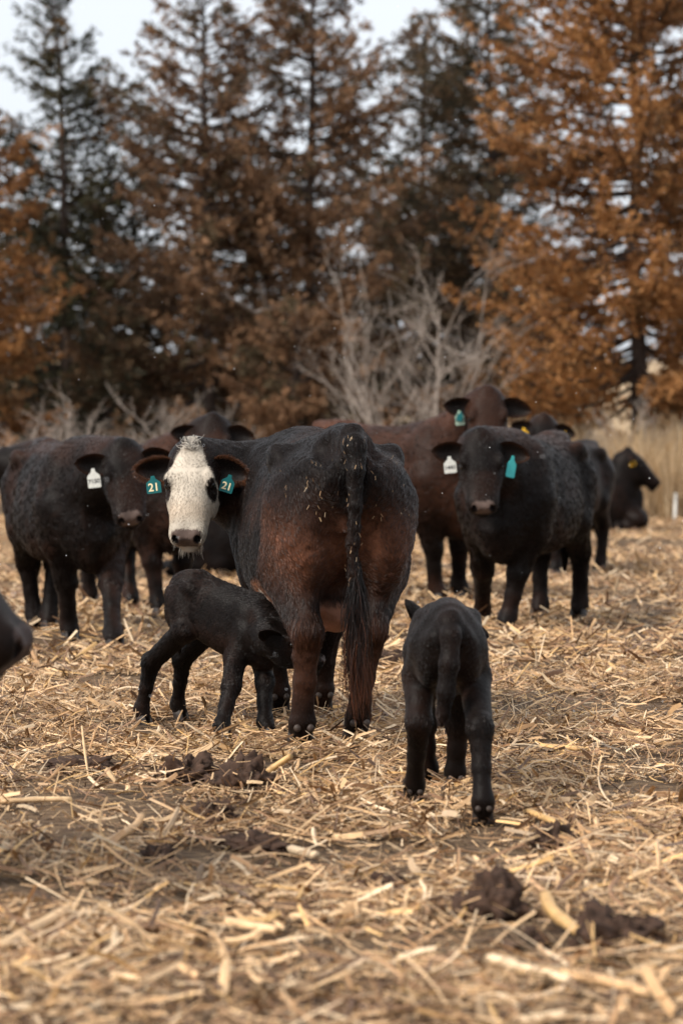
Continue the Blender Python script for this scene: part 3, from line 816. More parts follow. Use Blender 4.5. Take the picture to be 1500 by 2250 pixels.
ear_fringe(main_cow, 1000, .026, 5, RUST * .85)

def whiskers(A, n, seed):
    r = np.random.default_rng(seed); k = 4; pts = np.zeros((n, k, 3)); y = r.uniform(-.07, .07, n); u = r.uniform(.40, .50, n)
    st = A['poll'] + (A['HR'] @ np.stack([u, y, -.155 + .1 * (np.abs(y) > .055)], 0)).T * A['hs']
    d = np.stack([.2 + r.normal(0, .2, n), np.sign(y) * .35 * r.random(n), -.9 + .2 * r.random(n)], 1) @ A['HR'].T; d[:, 2] -= .6
    ln = r.uniform(.02, .05, n)
    for i in range(k): pts[:, i] = st + d * (ln * i / (k - 1))[:, None]
    hair_object('chin_whiskers', pts, .0008, np.tile([.6, .55, .48], (n, 1)), A['root'])
whiskers(main_cow, 220, 6)

def stuck_straw(A, n, seed):
    r = np.random.default_rng(seed); V, N = A['V'], A['N']
    sel = np.where((V[:, 0] < -.6) & (V[:, 2] > .55) & (N[:, 0] < -.25) & (((np.abs(V[:, 1]) > .07) & (np.abs(V[:, 1]) < .27) & (V[:, 2] > .98) & (V[:, 2] < 1.27) & (noise3(V, 5, .06) > .55)) | (V[:, 0] < -.885)))[0]
    k = r.choice(sel, n); p = V[k] + N[k] * .016; L = r.uniform(.006, .022, n)[:, None]; w = r.uniform(.0006, .0014, n)[:, None]
    d = np.stack([0 * L[:, 0], r.normal(0, .5, n), -np.ones(n)], 1); d /= np.linalg.norm(d, axis=1, keepdims=True); sd = np.cross(d, N[k])
    W = np.stack([p - d * L / 2 - sd * w, p - d * L / 2 + sd * w, p + d * L / 2 + sd * w, p + d * L / 2 - sd * w], 1).reshape(-1, 3)
    C = STRAW[r.choice(5, n)] * .55
    o = link('stuck_straw', mesh_from('stuck_straw', W, [np.arange(4 * n).reshape(-1, 4)], np.repeat(C, 4, 0), attr='tint'), M['straw'], A['root']); o['kind'] = 'stuff'

stuck_straw(main_cow, 85, 19)

# ------------------------------------------------------------------ suckling calf
yaw = math.radians(-42); loc = (-.555, 11.36); sc = .925
poll = world_to_local(P(598, 1378, 11.0), loc, yaw, sc)
hu = world_dir_to_local((.86, -.02, -.50), yaw); hv = world_dir_to_local((.45, -.25, .85), yaw)
calf1 = build_animal('calf', 'black calf suckling at left with its head behind the mother cow\'s hind leg', 'calf', loc, yaw, CALF, (poll, hu, hv), .0075,
    coat(brown=.12, back=.05, seed=12, scale=.58, fringe=BLACK * 3), scale=sc, pitch=-.14,
    hooves=hoof_targets(CALF, loc, yaw, sc, [gp(394, 1582), gp(314, 1594), gp(588, 1622), gp(490, 1632)]),
    ears={-1: dict(out=.8, back=-.75, up=.1, face=(.3, -.6, -.3)), 1: dict(out=.9, back=-.5, up=.1, face=(.6, 0, .4))},
    tail=[((-.335, 0, .70), .028), ((-.375, .01, .64), .022), ((-.385, .03, .54), .018), ((-.37, .04, .44), .018), ((-.36, .04, .38), .012)],
    fur=dict(count=80000, length=.026, rad=.0008, lift=.2, seed=14, clump=.024, jit=.07, wavy=.9))

# ------------------------------------------------------------------ calf walking away
yaw = math.radians(91); loc = (.385, 9.08); sc = 1.0
poll = world_to_local(P(972, 1362, 9.5), loc, yaw, sc)
hu = world_dir_to_local((-.25, .82, -.52), yaw); hv = world_dir_to_local((-.1, .5, .86), yaw)
ht = hoof_targets(CALF, loc, yaw, sc, [gp(908, 1772), gp(1060, 1812), gp(940, 1730), gp(998, 1738)])
calf2 = build_animal('calf', 'black newborn calf seen from behind walking away at the right front', 'calf', loc, yaw, CALF, (poll, hu, hv), .0075,
    coat(brown=.12, back=.1, seed=22, scale=.58, fringe=BLACK * 3), scale=sc, hooves=ht,
    ears={1: dict(out=.55, back=-.35, up=.75, face=(.7, .5, 0)), -1: dict(out=1, back=-.4, up=-.5, face=(.6, 0, .4))},
    tail=[((-.345, 0, .715), .034), ((-.40, 0, .66), .035), ((-.425, .008, .56), .034), ((-.43, .02, .46), .03), ((-.42, .03, .38), .022), ((-.415, .035, .345), .012)],
    dewclaws=True, fur=dict(count=80000, length=.017, rad=.0008, lift=.13, seed=24, clump=.022, jit=.05, wavy=.7))

# ------------------------------------------------------------------ the herd behind
CAM_FACE = ((0, -.47, -.88), (0, -.88, .47))
def herd_cow(label, center, yaw_deg, poll_w, hu_w, hv_w, h=.016, scale=1.0, targets=None, neck_mid=None, tags=(), coat_kw=None, lying=False, ears=None, nose='light', fur=0, name='cow', head_s=1.0, neck_r=(.285, .16)):
    y = math.radians(yaw_deg); pl = world_to_local(poll_w, center, y, scale)
    A = build_animal(name, label, 'cow', center, y, ADULT, (pl, world_dir_to_local(hu_w, y), world_dir_to_local(hv_w, y)), h, coat(**(coat_kw or {})), scale=scale,
        hooves=hoof_targets(ADULT, center, y, scale, targets) if targets else ((0, 0),) * 4, neck_mid=neck_mid, tags=tags, lying=lying, ears=ears, nose_mat=nose, leg_k=1.2, head_s=head_s, head_w=1.13, ear_s=1.08 * head_s, neck_r=neck_r,
        tail=None if lying else [((-.80, 0, 1.33), .045), ((-.875, 0, 1.24), .036), ((-.89, 0, 1.0), .026), ((-.885, 0, .72), .022), ((-.88, 0, .50), .035), ((-.875, 0, .36), .015)],
        fur=dict(count=fur, length=.035, rad=.0015, lift=.2, seed=33, clump=.06, cvar=.12) if fur else None, group='cattle of the herd behind')
    return A

wt = lambda side, txt, **k: dict(dict(side=side, along=.10, w=.075, h=.105, mat='white_tag', text=txt, size=.042, ink='ink_dark', front=.03, across=.02 * -side), **k)

herd_cow('black cow with white ear tag standing at left behind the suckling calf', (-1.92, 16.85), -69.5, P(272, 985, 15.75), (.13, -.47, -.87), (.1, -.87, .47),
    targets=[gp(110, 1386), gp(78, 1384), gp(252, 1430), gp(155, 1412)], fur=50000,
    tags=[wt(-1, '7150', w=.085, h=.125, size=.038, yaw=-.1, roll=-.12)], coat_kw=dict(brown=.25, back=.35, seed=41), ears={-1: dict(out=1, back=.05, up=.05, face=(.45, -.1, .9)), 1: dict(out=1, back=-.2, up=0, face=(.5, 0, .8))})
cow8 = herd_cow('black cow with one white and one cyan tag facing the camera at right', (1.38, 17.75), -111.5, P(1055, 962, 16.7), (.01, -.47, -.88), (0, -.88, .47), scale=1.04,
    targets=[gp(1271, 1362), gp(1184, 1363), gp(1110, 1394), gp(1056, 1378)], fur=50000,
    tags=[wt(-1, '1441', w=.085, h=.115, size=.038, roll=-.1), dict(side=1, along=.10, w=.07, h=.15, mat='cyan', yaw=.5, roll=.2, front=.03, across=-.02)],
    coat_kw=dict(brown=.2, back=.35, seed=51))
herd_cow('tall brown-backed cow with pale teal tag, head raised over the facing cow', (.43, 20.9), -45, P(1070, 866, 19.95), (.0, -.47, -.88), (0, -.88, .47), scale=1.12,
    targets=[None, None, gp(1014, 1320), gp(963, 1326)], tags=[wt(-1, '112', mat='green_tag', w=.075, h=.12, size=.045, roll=-.1), dict(side=-1, along=.085, w=.05, h=.08, mat='teal', front=.045, across=.03, roll=.3)],
    coat_kw=dict(brown=.5, back=1.0, seed=61, allover=.5), fur=36000)
herd_cow('dark brown cow with raised shaggy head behind the white face of the mother', (-1.62, 19.45), -63, P(468, 926, 18.6), (0, -.5, -.86), (0, -.86, .5),
    targets=[gp(290, 1341), gp(199, 1330), gp(396, 1352), gp(350, 1357)], tags=[wt(-1, None, w=.07, h=.1)], coat_kw=dict(brown=.4, back=.6, seed=71, allover=.12), fur=36000)
herd_cow('black cow with greyish back partly hidden at the far left of the herd', (-2.75, 23.4), 110, (-3.35, 24.0, 1.25), (-.7, .4, -.6), (-.3, .2, .9), coat_kw=dict(brown=.2, back=.2, seed=81), h=.02)
herd_cow('black cow with yellow ear tag peeking over the backs at the right', (2.3, 25.0), -118, P(1194, 922, 23.9), (-.1, -.5, -.86), (0, -.86, .5), h=.02,
    tags=[dict(side=-1, along=.08, w=.09, h=.12, mat='yellow', front=.03), dict(side=1, along=.1, w=.07, h=.09, mat='yellow', front=.03)], coat_kw=dict(brown=.2, back=.3, seed=91))
herd_cow('black cow with yellow tag buttons lying down in profile by the tall dry grass', (3.46, 36.2), -8, P(1380, 994, 36.0), (.74, -.1, -.66), (.64, -.1, .74), h=.022, scale=1.15, lying=True, head_s=1.12, neck_r=(.34, .15),
    tags=[dict(side=-1, along=.06, w=.09, h=.09, mat='yellow', front=.0, yaw=0), dict(side=1, along=.1, w=.09, h=.09, mat='yellow', front=.0)], coat_kw=dict(brown=.1, back=.1, seed=95), nose='nose')
herd_cow('black cow lying on the straw, glimpsed below the chin of the mother', (-1.1, 24.6), 8, (-.2, 24.5, 1.0), (.8, -.2, -.5), (.4, -.1, .9), h=.022, lying=True, coat_kw=dict(brown=.1, back=.1, seed=97), nose='nose')
tip = P(74, 1402, 6.8); ud = unit((.70, -.10, -.68))
herd_cow('black cow of which only the blurred muzzle pokes in from the left edge', (-2.25, 7.15), 2, tip - ud * .62, ud, (.68, -.1, .7), h=.012, head_s=1.22, coat_kw=dict(brown=.1, back=.2, seed=99), nose='nose')

# ------------------------------------------------------------------ straw litter
CLODS = [((415, 1722), .10, .11, .065, 'dark glossy dung clod left in front of the mother cow, highest of three'),
         ((535, 1748), .11, .12, .07, 'crumbly brown dung clod in front of the mother cow, middle of three'),
         ((475, 1812), .075, .08, .05, 'dark round dung clod left of centre, lowest of three'),
         ((1085, 2020), .085, .09, .07, 'tall dung clod in the right foreground, left of the split stalk'),
         ((1340, 2085), .105, .10, .065, 'broad dark dung clod in the right foreground, right of the split stalk'),
         ((850, 1955), .07, .07, .03, 'flat dung pat below the walking calf, blurred into the straw'),
         ((1215, 1855), .06, .07, .045, 'pale dried dung clod lower right of the walking calf'),
         ((845, 1470), .16, .15, .055, 'brown dung heap on the straw between the mother cow and the walking calf'),
         ((560, 1872), .11, .07, .03, 'low crumbled dung ridge below the three clods'),
         ((350, 1893), .05, .06, .03, 'small grey dung lump at the lower left'),
         ((1150, 2085), .05, .05, .025, 'small dark dung lump beside the foot of the split stalk'),
         ((180, 1698), .13, .13, .035, 'spread dung patch at left, level with the mother cow\'s hooves')]
def clod_h(x, y):
    h = np.zeros_like(x)
    for (a, rx, ry, rz, lab) in CLODS:
        c = ground_at(*a); d2 = ((x - c[0]) / rx) ** 2 + ((y - c[1]) / ry) ** 2; h = np.maximum(h, rz * 1.3 * np.sqrt(np.maximum(1 - d2 * .8, 0)))
    return h

def litter(name, n, ylo, yhi, wide, Lr, Wr, segs, seed, lab, thick=0.03, steep=.16, ridge=True):
    r = np.random.default_rng(seed)
    y = np.sqrt(r.uniform(ylo ** 2, yhi ** 2, n)); x = (r.random(n) - .5) * (y * .2824 * wide + 1.0)
    keep = (r.random(n) > bare(x, y) * .93) & ((clod_h(x, y) < .004) | (r.random(n) < .3)) ; x, y = x[keep], y[keep]; n = len(x)
    L = np.exp(r.uniform(np.log(Lr[0]), np.log(Lr[1]), n)); W = np.exp(r.uniform(np.log(Wr[0]), np.log(Wr[1]), n))
    swirl = fbm(x, y, seed + 3, .8, 2) * 6.0
    yaw = np.where(r.random(n) < .55, swirl + r.normal(0, .5, n), r.uniform(0, 6.283, n)); pit = r.normal(0, steep, n); roll = r.normal(0, .6, n); bend = r.normal(0, .25, n); side = r.normal(0, .18, n)
    z = relief(x, y) + .006 + r.random(n) ** 1.6 * thick * (.5 + fbm(x, y, seed + 9, .5, 2)) + np.abs(np.sin(pit)) * L * .45 + clod_h(x, y)
    a = np.stack([np.cos(yaw) * np.cos(pit), np.sin(yaw) * np.cos(pit), np.sin(pit)], 1)
    s0 = np.stack([-np.sin(yaw), np.cos(yaw), 0 * yaw], 1); u0 = np.cross(a, s0)
    s = s0 * np.cos(roll)[:, None] + u0 * np.sin(roll)[:, None]; u = np.cross(a, s)
    m = 3 if ridge else 2; V = np.zeros((n, segs + 1, m, 3)); c = np.stack([x, y, z], 1)
    tw = r.normal(0, .35, n)
    for i in range(segs + 1):
        t = i / segs - .5
        w = W * (1 - .35 * abs(t * 2) ** 2 * r.random(n)); ss = s * np.cos(tw * t)[:, None] + u * np.sin(tw * t)[:, None]
        p = c + a * (L * t)[:, None] + u * (bend * L * (.25 - t * t) * .6)[:, None] + s * (side * L * (.25 - t * t))[:, None]
        if ridge:
            V[:, i, 0] = p - ss * (w / 2)[:, None]; V[:, i, 1] = p + np.array([0, 0, 1]) * (W * .32)[:, None]; V[:, i, 2] = p + ss * (w / 2)[:, None]
        else:
            V[:, i, 0] = p - ss * (w / 2)[:, None]; V[:, i, 1] = p + ss * (w / 2)[:, None]
    V[..., 2] = np.maximum(V[..., 2], (relief(x, y) - .004)[:, None, None])
    q = []
    for i in range(segs):
        for j in range(m - 1): q.append([i * m + j, i * m + j + 1, (i + 1) * m + j + 1, (i + 1) * m + j])
    per = (segs + 1) * m; Q = (np.arange(n)[:, None, None] * per + np.array(q)[None]).reshape(-1, 4)
    ci = r.choice(len(STRAW), n, p=STRAW_P); C = STRAW[ci] * (.72 + .5 * r.random(n))[:, None]
    dirt = (fbm(x, y, 31, .9, 4) > .5) & (r.random(n) < .45); C[dirt] *= np.array([.55, .5, .45])
    o = link(name, mesh_from(name, V.reshape(-1, 3), [Q], np.repeat(C, per, 0), attr='tint', smooth=False), M['straw'])
    tag(o, lab, 'straw', kind='stuff')
    return o

litter('straw_litter', 22000, 4.6, 14.5, 1.25, (.05, .24), (.004, .015), 3, 101, 'chopped corn stalks and leaf strips covering the lot floor in front', thick=.04, steep=.24)
litter('straw_fibre', 62000, 4.6, 14.5, 1.25, (.03, .15), (.0018, .006), 2, 102, 'fine straw fibres scattered over the lot floor in front', thick=.035, steep=.38, ridge=False)
litter('straw_husk', 3000, 4.6, 14.5, 1.25, (.06, .17), (.012, .03), 3, 104, 'broad pale corn husk scraps among the straw in front', thick=.04, steep=.3)
litter('straw_chaff', 90000, 4.6, 14.5, 1.25, (.008, .035), (.0025, .009), 1, 105, 'trampled chaff and crumbs between the straw in front', thick=.02, steep=.5, ridge=False)
litter('distant_straw', 120000, 14.5, 45, 1.2, (.06, .24), (.008, .026), 1, 103, 'straw and chopped stalks covering the lot around the herd', thick=.05, steep=.32)

# ------------------------------------------------------------------ single stalk pieces one can pick out
def stalk_mesh(L, rad, seed, bend=.03):
    r = np.random.default_rng(seed); ns, nr = 10, 13; V = []; node = r.uniform(.2, .8)
    for i in range(nr):
        t = i / (nr - 1); rr = rad * (1 + .22 * math.exp(-((t - node) / .035) ** 2) - .12 * t)
        for j in range(ns):
            a = 2 * math.pi * j / ns; rg = rr * (1 + .05 * math.cos(5 * a)); jag = (r.normal(0, .35) * rad if i in (0, nr - 1) else 0)
            V.append(((t - .5) * L + jag, rg * math.cos(a) + bend * L * math.sin(math.pi * t), rg * .8 * math.sin(a) + .01 * L * math.sin(math.pi * t)))
    Q = [[i * ns + j, i * ns + (j + 1) % ns, (i + 1) * ns + (j + 1) % ns, (i + 1) * ns + j] for i in range(nr - 1) for j in range(ns)]
    for b, fl in ((0, 1), ((nr - 1) * ns, 0)):
        for j in range(ns // 2 - 1):
            q = [b + j, b + j + 1, b + ns - 2 - j, b + ns - 1 - j]; Q.append(q[::-1] if fl else q)
    base = STRAW[[1, 6, 0, 3][seed % 4]] * r.uniform(.85, 1.1); C = np.tile(base, (len(V), 1)); V = np.array(V)
    C *= (1 - .35 * np.exp(-(((V[:, :1] / L + .5) - node) / .03) ** 2))
    return mesh_from('corn_stalk', V, [np.array(Q)], C, attr='tint')

STALKS = [((560, 1722), (640, 1660), .017, .10, 'tan corn stalk leaning up just in front of the mother cow\'s left hind hoof'),
          ((0, 2105), (165, 2010), .021, 0, 'thick pale corn stalk lying at the bottom left corner'),
          ((1080, 2135), (1255, 2185), .016, 0, 'slender corn stalk lying at the bottom right, left half of a broken pair'),
          ((1240, 2172), (1425, 2218), .018, 0, 'golden corn stalk at the bottom right, right half of a broken pair'),
          ((1200, 2005), (1285, 2095), .021, .0, 'stout split corn stalk lying between the two large dung clods at right'),
          ((0, 1783), (155, 1778), .014, 0, 'long thin corn stalk lying level at the left edge'),
          ((640, 1885), (697, 1900), .018, 0, 'short pale corn stalk chunk near the centre of the foreground'),
          ((225, 1880), (312, 1815), .017, 0, 'pale curved corn stalk on the dung patch at left'),
          ((1155, 1795), (1270, 1850), .014, 0, 'straw-coloured corn stalk right of the walking calf\'s hooves'),
          ((1375, 1905), (1450, 1855), .016, 0, 'corn stalk pointing up to the right near the right edge'),
          ((743, 1770), (745, 1738), .016, .07, 'stub of corn stalk standing upright in front of the mother cow'),
          ((560, 1755), (620, 1793), .014, .03, 'corn stalk resting on the dung clod in the middle of the foreground'),
          ((1185, 1660), (1290, 1668), .015, 0, 'corn stalk lying crosswise right of the walking calf'),
          ((500, 2050), (610, 2070), .016, 0, 'corn stalk lying in the blurred middle foreground')]
for i, (a, b, rad, up, lab) in enumerate(STALKS):
    A_, B_ = ground_at(*a), ground_at(*b)
    if up:
        B_ = P(b[0], b[1], A_[1] + (.02 if i == 10 else -.03)); A_[2] += .01
        A_, B_ = A_, B_
    d = B_ - A_; L = float(np.linalg.norm(d)); mid = (A_ + B_) / 2
    if not up: mid[2] = float(relief(mid[0], mid[1])) + rad * .8 + .022
    o = link('corn_stalk', stalk_mesh(L, rad, i + 1, bend=.0 if up else random.uniform(-.06, .06)), M['straw'])
    o.location = mid; o.rotation_euler = Vector(d).to_track_quat('X', 'Z').to_euler(); tag(o, lab, 'corn stalk', 'corn stalk pieces')

# ------------------------------------------------------------------ dung clods
def clod_mesh(rx, ry, rz, seed):
    r = np.random.default_rng(seed); nu, nv = 64, 28; V = []
    for j in range(nv + 1):
        th = math.pi * .62 * j / nv + .02
        for i in range(nu):
            ph = 2 * math.pi * i / nu; V.append((math.sin(th) * math.cos(ph), math.sin(th) * math.sin(ph), math.cos(th)))
    V = np.array(V); nz = (noise3(V, seed, .55) - .5) * .7 + (noise3(V, seed + 1, .25) - .5) * .6 + (noise3(V, seed + 2, .11) - .5) * .45
    V = V * (1 + nz)[:, None] * np.array([rx, ry, rz])
    Q = [[j * nu + i, (j + 1) * nu + i, (j + 1) * nu + (i + 1) % nu, j * nu + (i + 1) % nu] for j in range(nv) for i in range(nu)]
    return mesh_from('dung_clod', V, [np.array(Q)])
for i, (a, rx, ry, rz, lab) in enumerate(CLODS):
    p = ground_at(*a); o = link('dung_clod', clod_mesh(rx * 1.2, ry * 1.05, rz * 1.45, 200 + i), M['manure'])
    o.location = (p[0], p[1], float(relief(p[0], p[1])) + .008); o.rotation_euler = (0, 0, random.uniform(0, 6)); tag(o, lab, 'dung', 'dung clods on the straw')

# ------------------------------------------------------------------ trees
def tube(path, radii, ns=6):
    path = np.asarray(path); n = len(path); V = []; Q = []
    for i in range(n):
        d = path[min(i + 1, n - 1)] - path[max(i - 1, 0)]; d = d / (np.linalg.norm(d) + 1e-9)
        a = np.cross(d, [0.3, 0.2, 1.0] if abs(d[2]) < .9 else [1, 0, 0]); a /= np.linalg.norm(a); b = np.cross(d, a)
        for j in range(ns):
            t = 2 * math.pi * j / ns; V.append(path[i] + radii[i] * (a * math.cos(t) + b * math.sin(t)))
    for i in range(n - 1):
        for j in range(ns): Q.append([i * ns + j, i * ns + (j + 1) % ns, (i + 1) * ns + (j + 1) % ns, (i + 1) * ns + j])
    return np.array(V), np.array(Q)

class Soup:
    def __init__(s): s.V = []; s.Q = []; s.n = 0
    def add(s, V, Q): s.V.append(V); s.Q.append(Q + s.n); s.n += len(V)
    def mesh(s, name): return mesh_from(name, np.concatenate(s.V), [np.concatenate(s.Q)])

RUSTY = [(.33, .155, .055), (.41, .205, .078), (.24, .11, .042), (.15, .08, .036)]
BROWNY = [(.20, .112, .062), (.27, .155, .085), (.13, .077, .045), (.11, .08, .045)]
DARKY = [(.05, .048, .024), (.075, .062, .03), (.035, .034, .02), (.13, .075, .034)]
MIXED = [(.10, .076, .044), (.15, .098, .056), (.06, .054, .034), (.20, .118, .062)]

def conifer(label, base, H, R, zb, pal, seed, nb=150, leaves=52000, lean=0.0, shape=.85, leaf=(.125, .0245), name='conifer_tree', upturn=.12, gap=.88):
    r = np.random.default_rng(seed); root = bpy.data.objects.new(name, None); col.objects.link(root); root.location = (base[0], base[1], 0)
    tag(root, label, 'tree', 'trees of the windbreak')
    wood = Soup(); zz = np.linspace(0, H, 14); sway = np.cumsum(r.normal(0, .045, 14)) ; path = np.stack([sway + lean * zz, np.cumsum(r.normal(0, .03, 14)), zz], 1)
    wood.add(*tube(path, np.interp(zz, [0, .3, H], [.19 * H / 11, .15 * H / 11, .012]), 10))
    ctr = []; drc = []; Lw = []; hue = []
    for i in range(nb):
        u = (i + r.random()) / nb; z = zb + (H - zb) * u ** 1.05; az = i * 2.39996 + r.normal(0, .5)
        prof = (1 - u) ** shape * (.62 + .38 * min(1, u / .12)) + .035
        L = R * prof * r.uniform(.62, 1.12) * (1 + .22 * math.sin(2 * az + seed) + .15 * math.sin(5 * az + 7 * u + seed))
        if r.random() < .08: L *= 1.3
        if math.sin(2.3 * az + 1.9 * z + seed) + math.sin(1.1 * az - 3.1 * z + 2 * seed) > gap: continue
        o = np.array([np.interp(z, zz, path[:, 0]), np.interp(z, zz, path[:, 1]), z]); dh = np.array([math.cos(az), math.sin(az), 0])
        k = 7; s = np.linspace(0, 1, k)[:, None]
        rise = (-.18 + .75 * u) * L; bp_ = o + dh * L * s + np.array([0, 0, 1]) * (rise * s + upturn * L * s ** 3 - .10 * L * np.sin(np.pi * s) * (1 - u)) + r.normal(0, .03, (k, 3)) * s
        wood.add(*tube(bp_, np.linspace(.035, .006, k) * (L / 2) ** .5 + .003, 5))
        # twigs
        nt = int(max(8, L * 20)); t = r.uniform(.08, 1.0, nt) ** .75; pos = np.stack([np.interp(t, s[:, 0], bp_[:, j]) for j in range(3)], 1)
        sd = np.array([-dh[1], dh[0], 0]); tl = (.18 + .55 * (1 - t) * min(1, L / 1.6)) * r.uniform(.6, 1.3, nt)
        dv = dh * .75 + sd * (r.choice([-1, 1], nt) * r.uniform(.3, 1.1, nt))[:, None] + np.array([0, 0, 1]) * r.normal(.02, .5, nt)[:, None]
        dv /= np.linalg.norm(dv, axis=1, keepdims=True)
        ctr.append(pos); drc.append(dv); Lw.append(tl); hue.append(np.full(nt, r.random()) * .75 + r.random(nt) * .25)
    ctr, drc, Lw, hue = np.concatenate(ctr), np.concatenate(drc), np.concatenate(Lw), np.concatenate(hue)
    pr = Lw / Lw.sum(); pk = r.choice(len(ctr), leaves, p=pr); t = r.random(leaves)
    p = ctr[pk] + drc[pk] * (Lw[pk] * t)[:, None] + r.normal(0, .022, (leaves, 3))
    d = drc[pk] + r.normal(0, .55, (leaves, 3)); d /= np.linalg.norm(d, axis=1, keepdims=True)
    sd = np.cross(d, r.normal(size=(leaves, 3))); sd /= np.linalg.norm(sd, axis=1, keepdims=True)
    l = leaf[0] * r.uniform(.6, 1.4, leaves)[:, None]; w = leaf[1] * r.uniform(.7, 1.5, leaves)[:, None]
    V = np.stack([p - sd * w, p + sd * w, p + d * l], 1).reshape(-1, 3); T = np.arange(leaves * 3).reshape(-1, 3)
    pal = np.array(pal); hx = np.clip(hue[pk] * len(pal), 0, len(pal) - .001); C = pal[hx.astype(int)] * r.uniform(.7, 1.35, leaves)[:, None]
    link('trunk', wood.mesh('trunk'), M['bark'], root)
    link('crown', mesh_from('crown', V, [T], np.repeat(C, 3, 0), attr='tint', smooth=False), M['foliage'], root)
    return root

def tx(px, d): return ((px - CX) / F_PX * d, d)
conifer('dark green spruce with open branches and pointed top at the left', tx(165, 56), 12.1, 3.7, 1.6, DARKY, 301, nb=200, leaves=46000, shape=.75)
conifer('rusty orange cedar cut off by the left edge', tx(-90, 50), 9.8, 2.6, .9, RUSTY, 302, nb=190, leaves=36800, shape=.6)
conifer('brown cedar with narrow pointed top left of the centre', tx(468, 53), 11.9, 3.5, .9, BROWNY, 303, nb=230, leaves=57040, shape=.7)
centre_tree = conifer('tall broad brown cedar at the centre reaching past the top edge', tx(690, 54), 13.8, 4.0, .9, BROWNY, 304, nb=270, leaves=73600, shape=.7)
conifer('slim dark cedar with a thin tip seen in the sky gap right of centre', tx(925, 60), 12.0, 3.3, 2.2, MIXED, 305, nb=190, leaves=42320, shape=.75)
conifer('dark tall cedar standing between the sky gap and the orange cedar', tx(1085, 57), 13.8, 3.7, 2.4, MIXED, 306, nb=220, leaves=53360, shape=.65)
conifer('large bright rust-orange cedar filling the right side', tx(1400, 46), 13.5, 4.2, 2.1, RUSTY, 307, nb=310, leaves=95680, shape=.45)
conifer('low brown cedar bush in front of the central trees', tx(640, 47), 3.9, 1.8, .2, BROWNY, 308, nb=110, leaves=23920, shape=.5)
conifer('brown cedar filling the gap between the spruce and the pointed cedar', tx(320, 58), 8.8, 3.0, 1.2, MIXED, 309, nb=150, leaves=31280, shape=.65)
conifer('dim brown cedar far back behind the dark trees right of centre', tx(1000, 63), 8.6, 3.0, 2.4, BROWNY, 310, nb=120, leaves=18400, shape=.7)
conifer('rust-brown young cedar at the right edge behind the dry grass', tx(1500, 52), 4.2, 1.6, .3, RUSTY, 311, nb=100, leaves=18400, shape=.6)
conifer('small brown cedar behind the herd right of the grey shrub', tx(1180, 49), 3.6, 1.5, .3, BROWNY, 312, nb=90, leaves=18400, shape=.6)
conifer('low brown cedar in front of the spruce at the left', tx(250, 52), 4.2, 2.1, .3, MIXED, 313, nb=110, leaves=23920, shape=.6)
conifer('brown cedar far back between the centre tree and the slim dark one', tx(810, 66), 9.2, 3.2, 2.6, BROWNY, 314, nb=130, leaves=20240, shape=.65)
conifer('dark cedar far back behind the pointed cedar left of centre', tx(560, 64), 9.6, 3.2, 2.4, MIXED, 315, nb=130, leaves=20240, shape=.65)
conifer('brown cedar far back behind the spruce at the far left', tx(60, 66), 8.0, 3.2, 2.4, MIXED, 316, nb=130, leaves=20240, shape=.65)

# ------------------------------------------------------------------ bare shrubs and dead limbs
def bare_shrub(label, base, H, spread, seed, stems=9, mat='grey_bark', name='bare_shrub', rad=.03):
    r = np.random.default_rng(seed); root = bpy.data.objects.new(name, None); col.objects.link(root); root.location = (base[0], base[1], 0); tag(root, label, 'shrub', 'bare shrubs of the windbreak')
    big = Soup(); twigs = Soup()
    def grow(p, d, L, rd, depth):
        k = 6; path = [p]; dd = d.copy()
        for i in range(k - 1):
            dd = dd + r.normal(0, .13, 3) + np.array([0, 0, .05]); dd /= np.linalg.norm(dd); path.append(path[-1] + dd * L / (k - 1))
        (big if depth == 0 else twigs).add(*tube(path, np.linspace(rd, rd * .45, k), 6 if depth == 0 else 4))
        if depth < 3:
            for j in range(int(r.integers(3, 6)) if depth else int(r.integers(5, 8))):
                t = r.uniform(.3, 1.0); i = min(int(t * (k - 1)), k - 2); q = path[i] + (path[i + 1] - path[i]) * (t * (k - 1) - i)
                e = dd * .6 + r.normal(0, .55, 3); e[2] = abs(e[2]) * .7 + .1; e /= np.linalg.norm(e); grow(q, e, L * r.uniform(.35, .6), rd * .5, depth + 1)
    for s in range(stems):
        a = r.uniform(0, 6.28); d = np.array([math.cos(a) * spread, math.sin(a) * spread, 1.0]) * r.uniform(.6, 1); d /= np.linalg.norm(d)
        grow(np.array([math.cos(a) * .15, math.sin(a) * .15, -.05]), d, H * r.uniform(.5, .75), rad * r.uniform(.7, 1.1), 0)
    link('stem', big.mesh('stem'), M[mat], root); link('twigs', twigs.mesh('twigs'), M[mat], root)
bare_shrub('tall pale grey leafless shrub between the centre cedar and the orange cedar', tx(915, 43), 5.4, .40, 401, stems=9)
bare_shrub('pale leafless shrub behind the white-faced cow', tx(405, 43.5), 3.1, .45, 402, stems=5)
bare_shrub('grey leafless brush at the left behind the herd', tx(110, 42.5), 2.5, .5, 403, stems=5)
bare_shrub('small leafless shrub at the right behind the lying cow', tx(1330, 43), 2.3, .5, 404, stems=6)
bare_shrub('thin leafless brush at the far left edge', tx(20, 44), 2.2, .5, 405, stems=6)

